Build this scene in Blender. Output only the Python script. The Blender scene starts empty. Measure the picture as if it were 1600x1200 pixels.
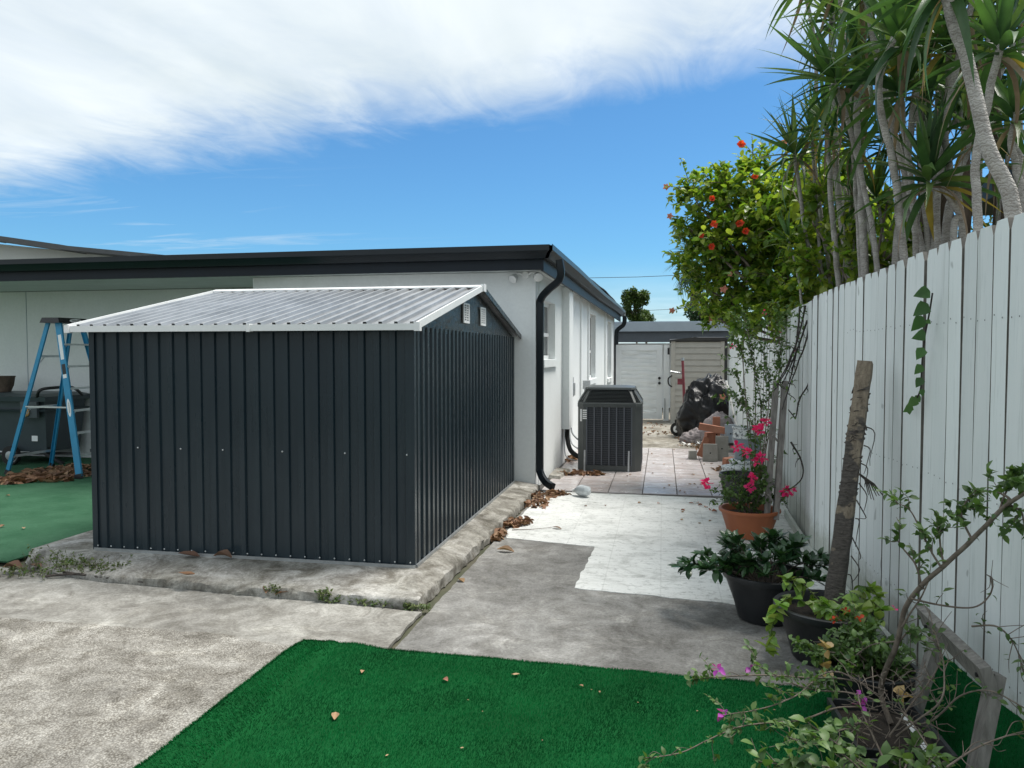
import bpy, math, random
from mathutils import Vector, Matrix, noise, Euler
R = math.radians
PI = math.pi
random.seed(11)
S = bpy.context.scene
COL = S.collection

# ------------------------------------------------------------------ camera
cd = bpy.data.cameras.new('camera'); cam = bpy.data.objects.new('camera', cd); COL.objects.link(cam)
cd.sensor_width = 36; cd.lens = 26.775; cd.clip_end = 2000; cd.clip_start = .02
cam.location = (0, 0, 1.65); cam.rotation_euler = (R(90-2.31), 0, R(11.17))
S.camera = cam
# ------------------------------------------------------------------ exposure, sky, sun
S.view_settings.view_transform = 'Standard'; S.view_settings.look = 'None'
S.view_settings.exposure = 1.0; S.view_settings.gamma = 1; S.view_settings.use_curve_mapping = False
SUN_EL, SUN_AZ = R(67), R(60)       # azimuth measured clockwise from +Y
W = bpy.data.worlds.new("World"); S.world = W; W.use_nodes = True
def build_world():
    nt = W.node_tree; N = nt.nodes; L = nt.links; N.clear()
    def n(t, **k):
        q = N.new(t)
        for a, b in k.items(): setattr(q, a, b)
        return q
    def mth(op, a, b=None, c=None, clamp=False):
        q = n('ShaderNodeMath', operation=op); q.use_clamp = clamp
        for i, v in enumerate((a, b, c)):
            if v is None: continue
            if isinstance(v, (int, float)): q.inputs[i].default_value = v
            else: L.new(v, q.inputs[i])
        return q.outputs[0]
    out = n('ShaderNodeOutputWorld'); bg = n('ShaderNodeBackground')
    sky = n('ShaderNodeTexSky', sky_type='NISHITA'); sky.sun_disc = False
    sky.sun_elevation = SUN_EL; sky.sun_rotation = SUN_AZ; sky.altitude = 0
    sky.air_density = 1.0; sky.dust_density = .6; sky.ozone_density = 2.2
    geo = n('ShaderNodeTexCoord'); sep = n('ShaderNodeSeparateXYZ'); L.new(geo.outputs['Generated'], sep.inputs[0])
    z = mth('MAXIMUM', sep.outputs[2], .03)
    u = mth('DIVIDE', sep.outputs[0], z); v = mth('DIVIDE', sep.outputs[1], z)
    cmb = n('ShaderNodeCombineXYZ'); L.new(u, cmb.inputs[0]); L.new(v, cmb.inputs[1])
    def noi(scale, det, rough, rot=0, sc=(1, 1, 1), dist=0., off=0):
        m = n('ShaderNodeMapping'); m.inputs['Rotation'].default_value = (0, 0, rot); m.inputs['Scale'].default_value = sc
        m.inputs['Location'].default_value = (off, off*.7, off*.3)
        L.new(cmb.outputs[0], m.inputs[0]); t = n('ShaderNodeTexNoise'); t.inputs['Scale'].default_value = scale
        t.inputs['Detail'].default_value = det; t.inputs['Roughness'].default_value = rough; t.inputs['Distortion'].default_value = dist
        L.new(m.outputs[0], t.inputs['Vector']); return t.outputs['Fac']
    # edge of the high cloud sheet: v_edge = 2.92 - .27u (+ noise)
    e = mth('MULTIPLY_ADD', u, -.27, 2.80)
    d = mth('SUBTRACT', e, v)                      # > 0 : under the sheet
    n1 = mth('MULTIPLY_ADD', noi(.9, 5, .6, R(20), (1, 1, 1), .6, 3.1), 2.0, -1.0)
    n2 = mth('MULTIPLY_ADD', noi(1.9, 9, .62, R(-40), (1.5, .8, 1), 1.2, 7.7), 1.9, -.95)
    dd = mth('ADD', mth('MULTIPLY_ADD', n1, .55, d), mth('MULTIPLY', n2, .38))
    m1 = n('ShaderNodeMapRange', interpolation_type='SMOOTHSTEP'); L.new(dd, m1.inputs[0])
    m1.inputs[1].default_value = -.40; m1.inputs[2].default_value = .62
    # feathery wisps on the left and low bands
    wz = mth('MULTIPLY_ADD', noi(.55, 7, .62, R(38), (.55, 2.4, 1), .9, 1.3), 3.6, -2.05, clamp=True)
    left = n('ShaderNodeMapRange', interpolation_type='SMOOTHSTEP'); L.new(u, left.inputs[0])
    left.inputs[1].default_value = -1.2; left.inputs[2].default_value = -4.2
    wisp = mth('MULTIPLY', mth('MULTIPLY', wz, left.outputs[0]), .75)
    low = n('ShaderNodeMapRange', interpolation_type='SMOOTHSTEP'); L.new(sep.outputs[2], low.inputs[0])
    low.inputs[1].default_value = .13; low.inputs[2].default_value = .0
    haze = mth('MULTIPLY', low.outputs[0], .62)
    mask = mth('MAXIMUM', mth('MAXIMUM', mth('MULTIPLY', m1.outputs[0], mth('MULTIPLY_ADD', noi(1.3, 7, .62, R(15), (1.3, .8, 1), .7, 2.2), .50, .68, clamp=True)), wisp), haze)
    # cloud brightness
    cr = n('ShaderNodeValToRGB'); cr.color_ramp.elements[0].position = .25; cr.color_ramp.elements[1].position = .75
    cr.color_ramp.elements[0].color = (.32, .375, .405, 1); cr.color_ramp.elements[1].color = (.53, .56, .57, 1)
    L.new(noi(.8, 4, .5, R(10), (1.6, .7, 1), .3, 5.5), cr.inputs[0])
    sc = n('ShaderNodeMix', data_type='RGBA', blend_type='MULTIPLY'); sc.inputs[0].default_value = 1
    L.new(sky.outputs[0], sc.inputs[6]); sc.inputs[7].default_value = (.032, .058, .074, 1)   # sky strength
    mx = n('ShaderNodeMix', data_type='RGBA'); L.new(mask, mx.inputs[0]); L.new(sc.outputs[2], mx.inputs[6]); L.new(cr.outputs[0], mx.inputs[7])
    L.new(mx.outputs[2], bg.inputs[0]); bg.inputs[1].default_value = 1.0; L.new(bg.outputs[0], out.inputs[0])
build_world()
sl = bpy.data.lights.new('sun', 'SUN'); so = bpy.data.objects.new('sun', sl); COL.objects.link(so)
sl.energy = 2.6; sl.angle = R(24); sl.color = (1, .96, .90)
sv = Vector((math.sin(SUN_AZ)*math.cos(SUN_EL), math.cos(SUN_AZ)*math.cos(SUN_EL), math.sin(SUN_EL)))
so.rotation_euler = sv.to_track_quat('Z', 'Y').to_euler()

# ------------------------------------------------------------------ geometry helpers
class MB:
    def __init__(s): s.v = []; s.f = []
    def add(s, vs, fs):
        o = len(s.v); s.v += [tuple(p) for p in vs]; s.f += [tuple(i+o for i in f) for f in fs]; return s
    def quad(s, a, b, c, d): return s.add((a, b, c, d), ((0, 1, 2, 3),))
    def box(s, x0, x1, y0, y1, z0, z1):
        return s.add([(x0,y0,z0),(x1,y0,z0),(x1,y1,z0),(x0,y1,z0),(x0,y0,z1),(x1,y0,z1),(x1,y1,z1),(x0,y1,z1)],
                     [(0,3,2,1),(4,5,6,7),(0,1,5,4),(1,2,6,5),(2,3,7,6),(3,0,4,7)])
    def hexa(s, p):      # 8 points, bottom ring then top ring
        return s.add(p, [(0,3,2,1),(4,5,6,7),(0,1,5,4),(1,2,6,5),(2,3,7,6),(3,0,4,7)])
    def bar(s, a, b, w, h, up=(0, 0, 1), w2=None, h2=None):
        a = Vector(a); b = Vector(b); d = (b-a).normalized(); x = d.cross(Vector(up))
        if x.length < 1e-4: x = d.cross(Vector((0, 1, 0)))
        x.normalize(); y = x.cross(d).normalized(); w2 = w2 or w; h2 = h2 or h
        P = []
        for c, ww, hh in ((a, w, h), (b, w2, h2)):
            for i, j in ((-1,-1),(1,-1),(1,1),(-1,1)): P.append(c+x*i*ww/2+y*j*hh/2)
        return s.hexa(P)
    def tube(s, pts, r, n=8, cap=True):
        pts = [Vector(p) for p in pts]; m = len(pts)
        rs = r if isinstance(r, (list, tuple)) else [r]*m
        if len(rs) == 2 and m > 2: rs = [rs[0]+(rs[1]-rs[0])*i/(m-1) for i in range(m)]
        o = len(s.v); px = None
        for i, p in enumerate(pts):
            d = (pts[min(i+1, m-1)]-pts[max(i-1, 0)])
            if d.length < 1e-7: d = Vector((0, 0, 1))
            d.normalize()
            if px is None:
                px = d.cross(Vector((.3, .9, .2))); px.normalize()
            else:
                px = px-d*px.dot(d); px.normalize()
            py = d.cross(px)
            for k in range(n):
                a = 2*PI*k/n; s.v.append(tuple(p+(px*math.cos(a)+py*math.sin(a))*rs[i]))
        for i in range(m-1):
            for k in range(n):
                a = o+i*n+k; b = o+i*n+(k+1) % n; s.f.append((a, b, b+n, a+n))
        if cap: s.f.append(tuple(o+k for k in range(n))[::-1]); s.f.append(tuple(o+(m-1)*n+k for k in range(n)))
        return s
    def lathe(s, prof, c, n=32, sx=1, sy=1, cap=False):
        o = len(s.v)
        for r, z in prof:
            for k in range(n):
                a = 2*PI*k/n; s.v.append((c[0]+r*sx*math.cos(a), c[1]+r*sy*math.sin(a), c[2]+z))
        for i in range(len(prof)-1):
            for k in range(n):
                a = o+i*n+k; b = o+i*n+(k+1) % n; s.f.append((a, b, b+n, a+n))
        if cap: s.f.append(tuple(o+k for k in range(n))[::-1]); s.f.append(tuple(o+(len(prof)-1)*n+k for k in range(n)))
        return s
    def sphere(s, c, r, n=10, m=7, sc=(1, 1, 1)):
        prof = [(max(r*math.sin(PI*i/m), 1e-4), -r*math.cos(PI*i/m)*sc[2]) for i in range(m+1)]
        return s.lathe(prof, c, n, sc[0], sc[1])
    def grid(s, fn, nu, nv):
        o = len(s.v)
        for j in range(nv+1):
            for i in range(nu+1): s.v.append(tuple(fn(i/nu, j/nv)))
        for j in range(nv):
            for i in range(nu):
                a = o+j*(nu+1)+i; s.f.append((a, a+1, a+nu+2, a+nu+1))
        return s
def me(name, mb, mat, smooth=False, off=(0, 0, 0)):
    m = bpy.data.meshes.new(name); ox, oy, oz = off
    m.from_pydata([(x-ox, y-oy, z-oz) for x, y, z in mb.v], [], mb.f); m.update()
    if mat: m.materials.append(mat)
    if smooth:
        m.polygons.foreach_set('use_smooth', [True]*len(m.polygons))
        if smooth != 'all' and hasattr(m, 'set_sharp_from_angle'): m.set_sharp_from_angle(angle=R(38))
    return m
def org(o):
    v = Vector((0, 0, 0))
    while o is not None: v += o.location; o = o.parent
    return v
def obj(name, mb, mat, parent=None, smooth=False, label=None, kind=None):
    o = bpy.data.objects.new(name, me(name, mb, mat, smooth, org(parent))); COL.objects.link(o); o.parent = parent
    if label: o['label'] = label
    if kind: o['kind'] = kind
    return o
def tag(o, label, cat, group=None):
    o['label'] = label; o['category'] = cat
    if group: o['group'] = group
    return o
def thing(name, label, cat, loc, group=None):
    o = bpy.data.objects.new(name, None); COL.objects.link(o); o.location = loc; o.empty_display_size = .1
    return tag(o, label, cat, group)
def inst(name, mesh, parent, loc, rot=None, sc=1):
    o = bpy.data.objects.new(name, mesh); COL.objects.link(o); o.parent = parent
    o.location = Vector(loc)-org(parent)
    if rot is not None: o.rotation_euler = rot if isinstance(rot, (tuple, Euler)) else rot.to_euler()
    o.scale = (sc, sc, sc) if isinstance(sc, (int, float)) else sc
    return o
def struct(name, mb, mat, smooth=False): return obj(name, mb, mat, None, smooth, kind='structure')
# world point seen from the photographer's standpoint at a chosen distance
_f = 1190.; _F = Vector((-math.sin(R(11.17))*math.cos(R(2.31)), math.cos(R(11.17))*math.cos(R(2.31)), -math.sin(R(2.31))))
_R = Vector((math.cos(R(11.17)), math.sin(R(11.17)), 0)); _U = _R.cross(_F)
def at(x, y, d): return Vector((0, 0, 1.65))+(_F+_R*((x-800)/_f)+_U*((600-y)/_f))*d
rnd = random.uniform
def nz(x, y=0, z=0): return noise.noise(Vector((x, y, z)))
def smooth_path(pts, n=5, wob=0.):
    pts = [Vector(p) for p in pts]; out = []
    for i in range(len(pts)-1):
        p0 = pts[max(i-1, 0)]; p1 = pts[i]; p2 = pts[i+1]; p3 = pts[min(i+2, len(pts)-1)]
        for k in range(n):
            t = k/n
            q = .5*((2*p1)+(-p0+p2)*t+(2*p0-5*p1+4*p2-p3)*t*t+(-p0+3*p1-3*p2+p3)*t*t*t)
            if wob: q = q+Vector((nz(q.x*9, q.y*9, q.z*9), nz(q.z*9, q.x*9, 3), nz(q.y*9, 7, q.z*9)))*wob
            out.append(q)
    out.append(pts[-1]); return out

# ------------------------------------------------------------------ materials
class NT:
    def __init__(s, name):
        s.m = bpy.data.materials.new(name); s.m.use_nodes = True; s.t = s.m.node_tree; s.N = s.t.nodes; s.L = s.t.links
        s.b = s.N['Principled BSDF']; s.out = s.N['Material Output']; s.geo = None
    def n(s, t, **k):
        q = s.N.new(t)
        for a, b in k.items(): setattr(q, a, b)
        return q
    def pos(s, objc=False):
        if objc: return s.n('ShaderNodeTexCoord').outputs['Object']
        if s.geo is None: s.geo = s.n('ShaderNodeNewGeometry')
        return s.geo.outputs['Position']
    def noise(s, scale, det=5, rough=.6, sc=(1, 1, 1), objc=False, dist=0., vor=False):
        mp = s.n('ShaderNodeMapping'); mp.inputs['Scale'].default_value = sc; s.L.new(s.pos(objc), mp.inputs[0])
        if vor:
            t = s.n('ShaderNodeTexVoronoi'); t.inputs['Scale'].default_value = scale; s.L.new(mp.outputs[0], t.inputs['Vector']); return t.outputs['Distance']
        t = s.n('ShaderNodeTexNoise'); t.inputs['Scale'].default_value = scale; t.inputs['Detail'].default_value = det
        t.inputs['Roughness'].default_value = rough; t.inputs['Distortion'].default_value = dist
        s.L.new(mp.outputs[0], t.inputs['Vector']); return t.outputs['Fac']
    def ramp(s, f, stops):
        r = s.n('ShaderNodeValToRGB'); e = r.color_ramp.elements
        while len(e) < len(stops): e.new(.5)
        for q, (p, c) in zip(e, stops): q.position = p; q.color = (*c, 1) if len(c) == 3 else c
        s.L.new(f, r.inputs[0]); return r.outputs[0]
    def mul(s, a, b, f=1., bt='MULTIPLY'):
        q = s.n('ShaderNodeMix', data_type='RGBA', blend_type=bt)
        for i, v in ((0, f), (6, a), (7, b)):
            if isinstance(v, float): q.inputs[i].default_value = v
            elif isinstance(v, tuple): q.inputs[i].default_value = (*v, 1) if len(v) == 3 else v
            else: s.L.new(v, q.inputs[i])
        return q.outputs[2]
    def math(s, op, a, b=None, clamp=False):
        q = s.n('ShaderNodeMath', operation=op); q.use_clamp = clamp
        for i, v in enumerate((a, b)):
            if v is None: continue
            if isinstance(v, (int, float)): q.inputs[i].default_value = v
            else: s.L.new(v, q.inputs[i])
        return q.outputs[0]
    def col(s, c): s.L.new(c, s.b.inputs['Base Color']) if not isinstance(c, tuple) else setattr(s.b.inputs['Base Color'], 'default_value', (*c, 1))
    def bump(s, f, st=.3, dist=.01):
        b = s.n('ShaderNodeBump'); b.inputs['Strength'].default_value = st; b.inputs['Distance'].default_value = dist
        s.L.new(f, b.inputs['Height']); s.L.new(b.outputs[0], s.b.inputs['Normal'])
    def set(s, **k):
        for a, v in k.items():
            q = s.b.inputs[a.replace('_', ' ')]
            if isinstance(v, (int, float, tuple)): q.default_value = v
            else: s.L.new(v, q)
        return s
def mat(name, c1, c2=None, scale=8, rough=.6, bump=0., bscale=40, metal=0., sc=(1, 1, 1), spec=.5, rnd_=0., det=5, bdist=.01, objc=False, lo=.3, hi=.7):
    t = NT(name); c2 = c2 or tuple(x*.8 for x in c1)
    c = t.ramp(t.noise(scale, det, .6, sc, objc), [(lo, c2), (hi, c1)])
    if rnd_:
        oi = t.n('ShaderNodeObjectInfo'); r = t.ramp(oi.outputs['Random'], [(0, (1-rnd_,)*3), (1, (1+rnd_*.4,)*3)]); c = t.mul(c, r)
    t.col(c); t.set(Roughness=rough, Metallic=metal); t.b.inputs['Specular IOR Level'].default_value = spec
    if bump: t.bump(t.noise(bscale, 5, .65, sc, objc), bump, bdist)
    return t.m
def leafmat(name, cs, trans=.35, rough=.42, scale=9, spec=.5, vr=(.72, 1.15)):
    """leaf colour varies from leaf to leaf and along a slow noise; some light comes through"""
    t = NT(name); oi = t.n('ShaderNodeObjectInfo'); g = t.n('ShaderNodeNewGeometry')
    a = t.math('ADD', oi.outputs['Random'], g.outputs['Random Per Island']); a = t.math('FRACT', a)
    k = len(cs); c = t.ramp(a, [(i/(k-1), x) for i, x in enumerate(cs)])
    v = t.ramp(t.noise(scale, 3), [(.3, (vr[0],)*3), (.7, (vr[1],)*3)]); c = t.mul(c, v)
    t.col(c); t.set(Roughness=rough); t.b.inputs['Specular IOR Level'].default_value = spec
    tr = t.n('ShaderNodeBsdfTranslucent'); t.L.new(t.mul(c, (1.25, 1.3, .6)), tr.inputs[0])
    mx = t.n('ShaderNodeMixShader'); mx.inputs[0].default_value = trans
    t.L.new(t.b.outputs[0], mx.inputs[1]); t.L.new(tr.outputs[0], mx.inputs[2]); t.L.new(mx.outputs[0], t.out.inputs[0])
    return t.m
def concrete(name, base, dark, light, agg=0., stain=.5, white=False):
    t = NT(name)
    c = t.ramp(t.noise(1.3, 8, .68, dist=.5), [(.32, dark), (.5, base), (.68, light)])
    fine = t.ramp(t.noise(55, 6, .8), [(.3, (.60,)*3), (.5, (1.,)*3), (.72, (1.35,)*3)]); c = t.mul(c, fine)
    st = t.ramp(t.noise(3.7, 9, .72, (1, 1, 1), dist=1.2), [(.38, (.42, .40, .37)), (.58, (1, 1, 1))]); c = t.mul(c, st, stain)
    scr = t.ramp(t.noise(2.2, 7, .8, (.8, 2.2, 1), dist=.8), [(.57, (1,)*3), (.63, (1.55, 1.55, 1.52)), (.68, (1,)*3)]); c = t.mul(c, scr, .55)
    scf = t.ramp(t.noise(1.6, 9, .75, (1.6, .9, 1), dist=.9), [(.52, (1,)*3), (.66, (1.6,)*3)]); c = t.mul(c, scf, .5)
    bl = t.ramp(t.noise(11, 8, .78), [(.36, (.62, .61, .59)), (.52, (1,)*3), (.68, (1.18,)*3)]); c = t.mul(c, bl, .5)
    pit = t.ramp(t.noise(85, 3, .6), [(.30, (.45,)*3), (.37, (1,)*3)]); c = t.mul(c, pit, .8)
    h = t.noise(120, 4, .7)
    if agg:
        v = t.noise(105, vor=True); ag = t.ramp(v, [(.05, (1.30, 1.28, 1.22)), (.38, (.97,)*3), (.62, (.50, .48, .45))])
        msk = t.ramp(t.noise(9, 5, .6), [(.3, (.4,)*3), (.6, (1,)*3)])
        q = t.n('ShaderNodeMix', data_type='RGBA', blend_type='MULTIPLY'); t.L.new(msk, q.inputs[0]); t.L.new(c, q.inputs[6]); t.L.new(ag, q.inputs[7]); c = q.outputs[2]
        h = t.math('SUBTRACT', h, v)
    t.col(c); t.set(Roughness=.9); t.b.inputs['Specular IOR Level'].default_value = .25; t.bump(h, .55 if agg else .4, .007 if agg else .004)
    return t.m
M = {}
M['conc_right'] = concrete('concrete_grey', (.22, .217, .207), (.145, .142, .135), (.31, .305, .29), 0, .6)
M['conc_left'] = concrete('concrete_worn', (.295, .288, .265), (.20, .193, .177), (.385, .377, .352), 0, .65)
M['conc_agg'] = concrete('concrete_rough', (.355, .343, .315), (.24, .23, .21), (.47, .46, .43), 1, .75)
M['conc_back'] = concrete('concrete_dirty', (.28, .26, .22), (.17, .155, .13), (.42, .41, .38), 0, .8)
M['slab'] = concrete('slab_concrete', (.30, .29, .26), (.12, .113, .097), (.46, .45, .43), 0, 1.)
def t_mask(t): return t.math('MULTIPLY', t.noise(2.7, 5, .7), .5)
def white_paint():
    t = NT('worn_white_paint')
    c = t.ramp(t.noise(2.2, 8, .7, (1, 1.3, 1), dist=1.0), [(.33, (.42, .43, .41)), (.47, (.60, .61, .59)), (.66, (.68, .69, .67))])
    w = t.ramp(t.noise(5.5, 9, .8, (.9, 2.6, 1), dist=2.2), [(.38, (.45, .46, .44)), (.46, (1, 1, 1))]); c = t.mul(c, w, .8)
    w2 = t.ramp(t.noise(16, 7, .8), [(.38, (.5,)*3), (.45, (1, 1, 1))]); c = t.mul(c, w2, .7)
    br = t.n('ShaderNodeTexBrick'); br.inputs['Scale'].default_value = 1; br.inputs['Brick Width'].default_value = .4; br.inputs['Row Height'].default_value = .2
    br.inputs['Mortar Size'].default_value = .006; br.offset = 0; br.inputs['Mortar Smooth'].default_value = .6
    br.inputs['Color1'].default_value = (1, 1, 1, 1); br.inputs['Color2'].default_value = (1, 1, 1, 1); br.inputs['Mortar'].default_value = (.5, .5, .48, 1)
    t.L.new(t.pos(), br.inputs[0]); c = t.mul(c, br.outputs[0], t_mask(t))
    t.col(c); t.set(Roughness=.75); t.bump(t.noise(60, 5, .7), .35, .004); return t.m
M['white_ground'] = white_paint()
def wallmat(name, c, c2):
    t = NT(name); k = t.ramp(t.noise(1.1, 6, .6, (1, 1, .35)), [(.3, c2), (.65, c)])
    k = t.mul(k, t.ramp(t.noise(30, 5, .7), [(.3, (.94,)*3), (.6, (1,)*3)])); t.col(k)
    t.set(Roughness=.8); t.bump(t.noise(42, 6, .7), .35, .006); return t.m
M['stucco'] = wallmat('white_stucco', (.79, .82, .82), (.72, .75, .75))
M['black_metal'] = mat('black_gutter_paint', (.006, .011, .016), (.004, .008, .011), 3, .34, spec=.35)
M['fascia'] = mat('navy_black_fascia', (.004, .010, .018), (.003, .007, .012), 3, .5, spec=.3)
M['soffit'] = mat('soffit_paint', (.62, .66, .65), (.55, .58, .57), 3, .8)
M['shingle'] = mat('dark_roof_membrane', (.020, .026, .024), (.012, .015, .014), 14, .9, .6, 60, bdist=.01)
def shedwall():
    t = NT('anthracite_sheet_steel')
    k = t.ramp(t.noise(1.8, 5, .6, (1, 1, .4)), [(.3, (.008, .018, .026)), (.7, (.013, .026, .034))])
    sp = t.n('ShaderNodeSeparateXYZ'); t.L.new(t.pos(), sp.inputs[0])
    g = t.math('MULTIPLY_ADD' if 0 else 'MULTIPLY', t.noise(6, 6, .7, (2.5, 2.5, .25)), 1.0); g2 = t.math('ADD', g, t.math('MULTIPLY', sp.outputs[2], -.42))
    dust = t.ramp(g2, [(.02, (0, 0, 0)), (.42, (.012, .013, .014))]); k = t.mul(k, dust, 1., 'ADD')
    t.col(k); t.set(Roughness=t.ramp(t.noise(2.5, 5, .6, (3, 3, .5)), [(.3, (.24,)*3), (.7, (.36,)*3)]))
    t.b.inputs['Specular IOR Level'].default_value = .34
    t.bump(t.noise(4, 3, .5, (1, 1, .6)), .22, .012); return t.m
M['shed'] = shedwall()
M['shed_gable'] = mat('film_covered_steel', (.010, .014, .013), (.006, .009, .009), 4, .22, .8, 9, bdist=.02, det=3, spec=.35)
M['shed_roof'] = mat('pale_grey_roof_steel', (.47, .48, .49), (.30, .31, .32), 3, .30, metal=.55, spec=.5)
M['shed_trim'] = mat('white_steel_trim', (.74, .76, .76), (.68, .70, .70), 5, .4)
M['zinc'] = mat('galvanised_steel', (.48, .50, .51), (.36, .38, .39), 20, .4, metal=.7)
M['alu'] = mat('aluminium', (.62, .64, .65), (.50, .52, .53), 15, .35, metal=.8)
M['blue'] = mat('blue_fibreglass', (.020, .25, .45), (.015, .20, .37), 10, .42)
M['blackp'] = mat('black_plastic', (.014, .014, .016), (.009, .009, .010), 10, .42, .1, 60)
M['pot'] = mat('dusty_black_pot_plastic', (.020, .022, .025), (.011, .012, .014), 6, .42, .15, 70)
M['white'] = mat('white_plastic', (.78, .79, .79), (.72, .73, .73), 10, .4)
M['glass'] = mat('dark_window_glass', (.03, .035, .04), (.02, .025, .03), 2, .06, spec=.8)
M['bin'] = mat('slate_grey_plastic', (.050, .066, .076), (.038, .050, .058), 4, .45)
M['ac'] = mat('grey_green_enamel', (.060, .068, .068), (.048, .055, .055), 4, .38)
M['ac_fin'] = mat('dark_coil', (.018, .023, .032), (.012, .016, .022), 60, .5)
M['ac_rib'] = mat('coil_guard_wire', (.085, .095, .115), (.07, .08, .095), 20, .4)
M['terra'] = mat('terracotta_plastic', (.36, .115, .045), (.30, .09, .035), 5, .5, .1, 40)
M['soil'] = mat('potting_soil', (.035, .025, .018), (.015, .011, .008), 25, .95, .8, 60)
M['redp'] = mat('faded_red_paint', (.26, .045, .06), (.17, .035, .045), 12, .5)
M['rubber'] = mat('black_rubber', (.014, .014, .014), (.010, .010, .010), 10, .75)
M['resin'] = mat('beige_resin_board', (.42, .40, .36), (.37, .355, .32), 6, .65, .15, 60)
M['resin_dark'] = mat('charcoal_resin', (.035, .035, .035), (.025, .025, .025), 8, .6)
M['gate'] = mat('white_painted_wood', (.80, .83, .84), (.74, .77, .78), 6, .55, .15, 50)
M['carport_lt'] = mat('pale_blue_grey_fascia', (.33, .38, .43), (.29, .34, .39), 3, .6)
M['carport_dk'] = mat('slate_beam', (.085, .10, .12), (.065, .075, .09), 3, .7)
M['pole'] = mat('scuffed_white_pole', (.70, .70, .67), (.45, .44, .42), 20, .5)
M['block'] = mat('greige_composite', (.30, .295, .27), (.23, .225, .20), 10, .8, .3, 60)
M['block_red'] = mat('terracotta_clay', (.38, .165, .10), (.28, .12, .075), 8, .8, .3, 60)
M['cloth'] = mat('grey_pink_cloth', (.30, .26, .26), (.16, .14, .14), 7, .85, .5, 20)
M['bucket'] = mat('blue_grey_bucket_plastic', (.25, .30, .335), (.20, .24, .27), 6, .5)
def ringmat():
    t = NT('paint_splashed_white'); c = t.ramp(t.noise(28, 5, .7), [(.42, (.10, .12, .13)), (.48, (.68, .70, .70))]); t.col(c); t.set(Roughness=.5); return t.m
M['splash'] = ringmat()
def tilemat():
    t = NT('glazed_beige_tile'); oi = t.n('ShaderNodeObjectInfo')
    c = t.ramp(t.noise(4, 7, .7, (1, 1, 1), dist=1), [(.3, (.43, .38, .365)), (.55, (.53, .50, .50)), (.75, (.58, .56, .57))])
    c = t.mul(c, t.ramp(oi.outputs['Random'], [(0, (.90, .86, .83)), (1, (1.05,)*3)]))
    g = t.ramp(t.noise(7, 8, .75), [(.36, (.70, .62, .55)), (.5, (1, 1, 1))]); c = t.mul(c, g, .5)
    t.col(c); t.set(Roughness=t.ramp(t.noise(6, 5, .6), [(.3, (.12,)*3), (.7, (.3,)*3)])); return t.m
M['tile'] = tilemat()
M['grout'] = mat('dark_grout', (.085, .08, .075), (.05, .045, .04), 12, .95)
def fencemat():
    t = NT('pale_blue_white_fence_paint'); oi = t.n('ShaderNodeObjectInfo')
    c = t.ramp(t.noise(1.6, 6, .65, (3, 3, .35)), [(.3, (.70, .76, .76)), (.7, (.79, .83, .83))])
    c = t.mul(c, t.ramp(oi.outputs['Random'], [(0, (.86,)*3), (1, (1.04,)*3)]))
    gr = t.ramp(t.noise(10, 8, .75, (6, 6, .35)), [(.34, (.72, .74, .75)), (.44, (1, 1, 1))]); c = t.mul(c, gr, .55)
    kn = t.ramp(t.noise(7, 2, .4, (1.5, 1.5, 1)), [(.73, (1, 1, 1)), (.76, (.45, .45, .45))]); c = t.mul(c, kn, .6)
    st = t.ramp(t.noise(5, 7, .7, (4, 4, .25), dist=.4), [(.33, (.62, .64, .62)), (.43, (1, 1, 1))]); c = t.mul(c, st, .45)
    sp = t.n('ShaderNodeSeparateXYZ'); t.L.new(t.pos(), sp.inputs[0]); dz = t.math('ADD', t.math('MULTIPLY', sp.outputs[2], 2.2), t.math('MULTIPLY', t.noise(14, 6, .75), -.9))
    c = t.mul(c, t.ramp(dz, [(-.2 if 0 else 0, (.52, .52, .44)), (.35, (1, 1, 1))]), .7)
    t.col(c); t.set(Roughness=.7); t.b.inputs['Specular IOR Level'].default_value = .3; t.bump(t.noise(26, 7, .75, (5, 5, .5)), .5, .004); return t.m
M['fence'] = fencemat()
M['wood'] = mat('weathered_grey_lumber', (.27, .255, .235), (.12, .112, .10), 9, .85, .7, 30, sc=(5, 5, .7), bdist=.006, det=7)
M['wood_tan'] = mat('weathered_tan_post', (.30, .24, .175), (.11, .085, .06), 10, .85, .8, 30, sc=(5, 5, .8), bdist=.006, det=7)
M['bark'] = mat('dark_fibrous_bark', (.15, .125, .11), (.035, .030, .027), 22, .95, 1., 30, sc=(1, 1, 4), bdist=.02, det=7)
def dtrunk():
    t = NT('ringed_pale_bark'); c = t.ramp(t.noise(5, 6, .7, (1, 1, 2.)), [(.3, (.23, .21, .19)), (.55, (.42, .40, .375)), (.75, (.54, .52, .49))])
    w = t.n('ShaderNodeTexWave', wave_type='BANDS', bands_direction='Z'); w.inputs['Scale'].default_value = 17; w.inputs['Distortion'].default_value = 9
    w.inputs['Detail'].default_value = 2; w.inputs['Detail Scale'].default_value = 2.5; t.L.new(t.pos(), w.inputs[0])
    r = t.ramp(w.outputs['Fac'], [(.03, (.62, .60, .58)), (.18, (1, 1, 1))]); c = t.mul(c, r, .8)
    t.col(c); t.set(Roughness=.9); t.bump(w.outputs['Fac'], .6, .006); return t.m
M['dtrunk'] = dtrunk()
M['brown_bark'] = mat('brown_rough_bark', (.16, .12, .09), (.06, .045, .035), 12, .95, 1., 18, sc=(1, 1, .4), bdist=.02, det=7)
M['twig'] = mat('twig_bark', (.20, .165, .135), (.09, .07, .055), 30, .9, .4, 60)
M['cane'] = mat('dark_cane', (.045, .035, .032), (.022, .018, .016), 30, .8)
M['dleaf'] = leafmat('dracaena_leaf', [(.030, .075, .032), (.055, .125, .045), (.075, .16, .05), (.13, .19, .06)], .34, .33)
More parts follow.
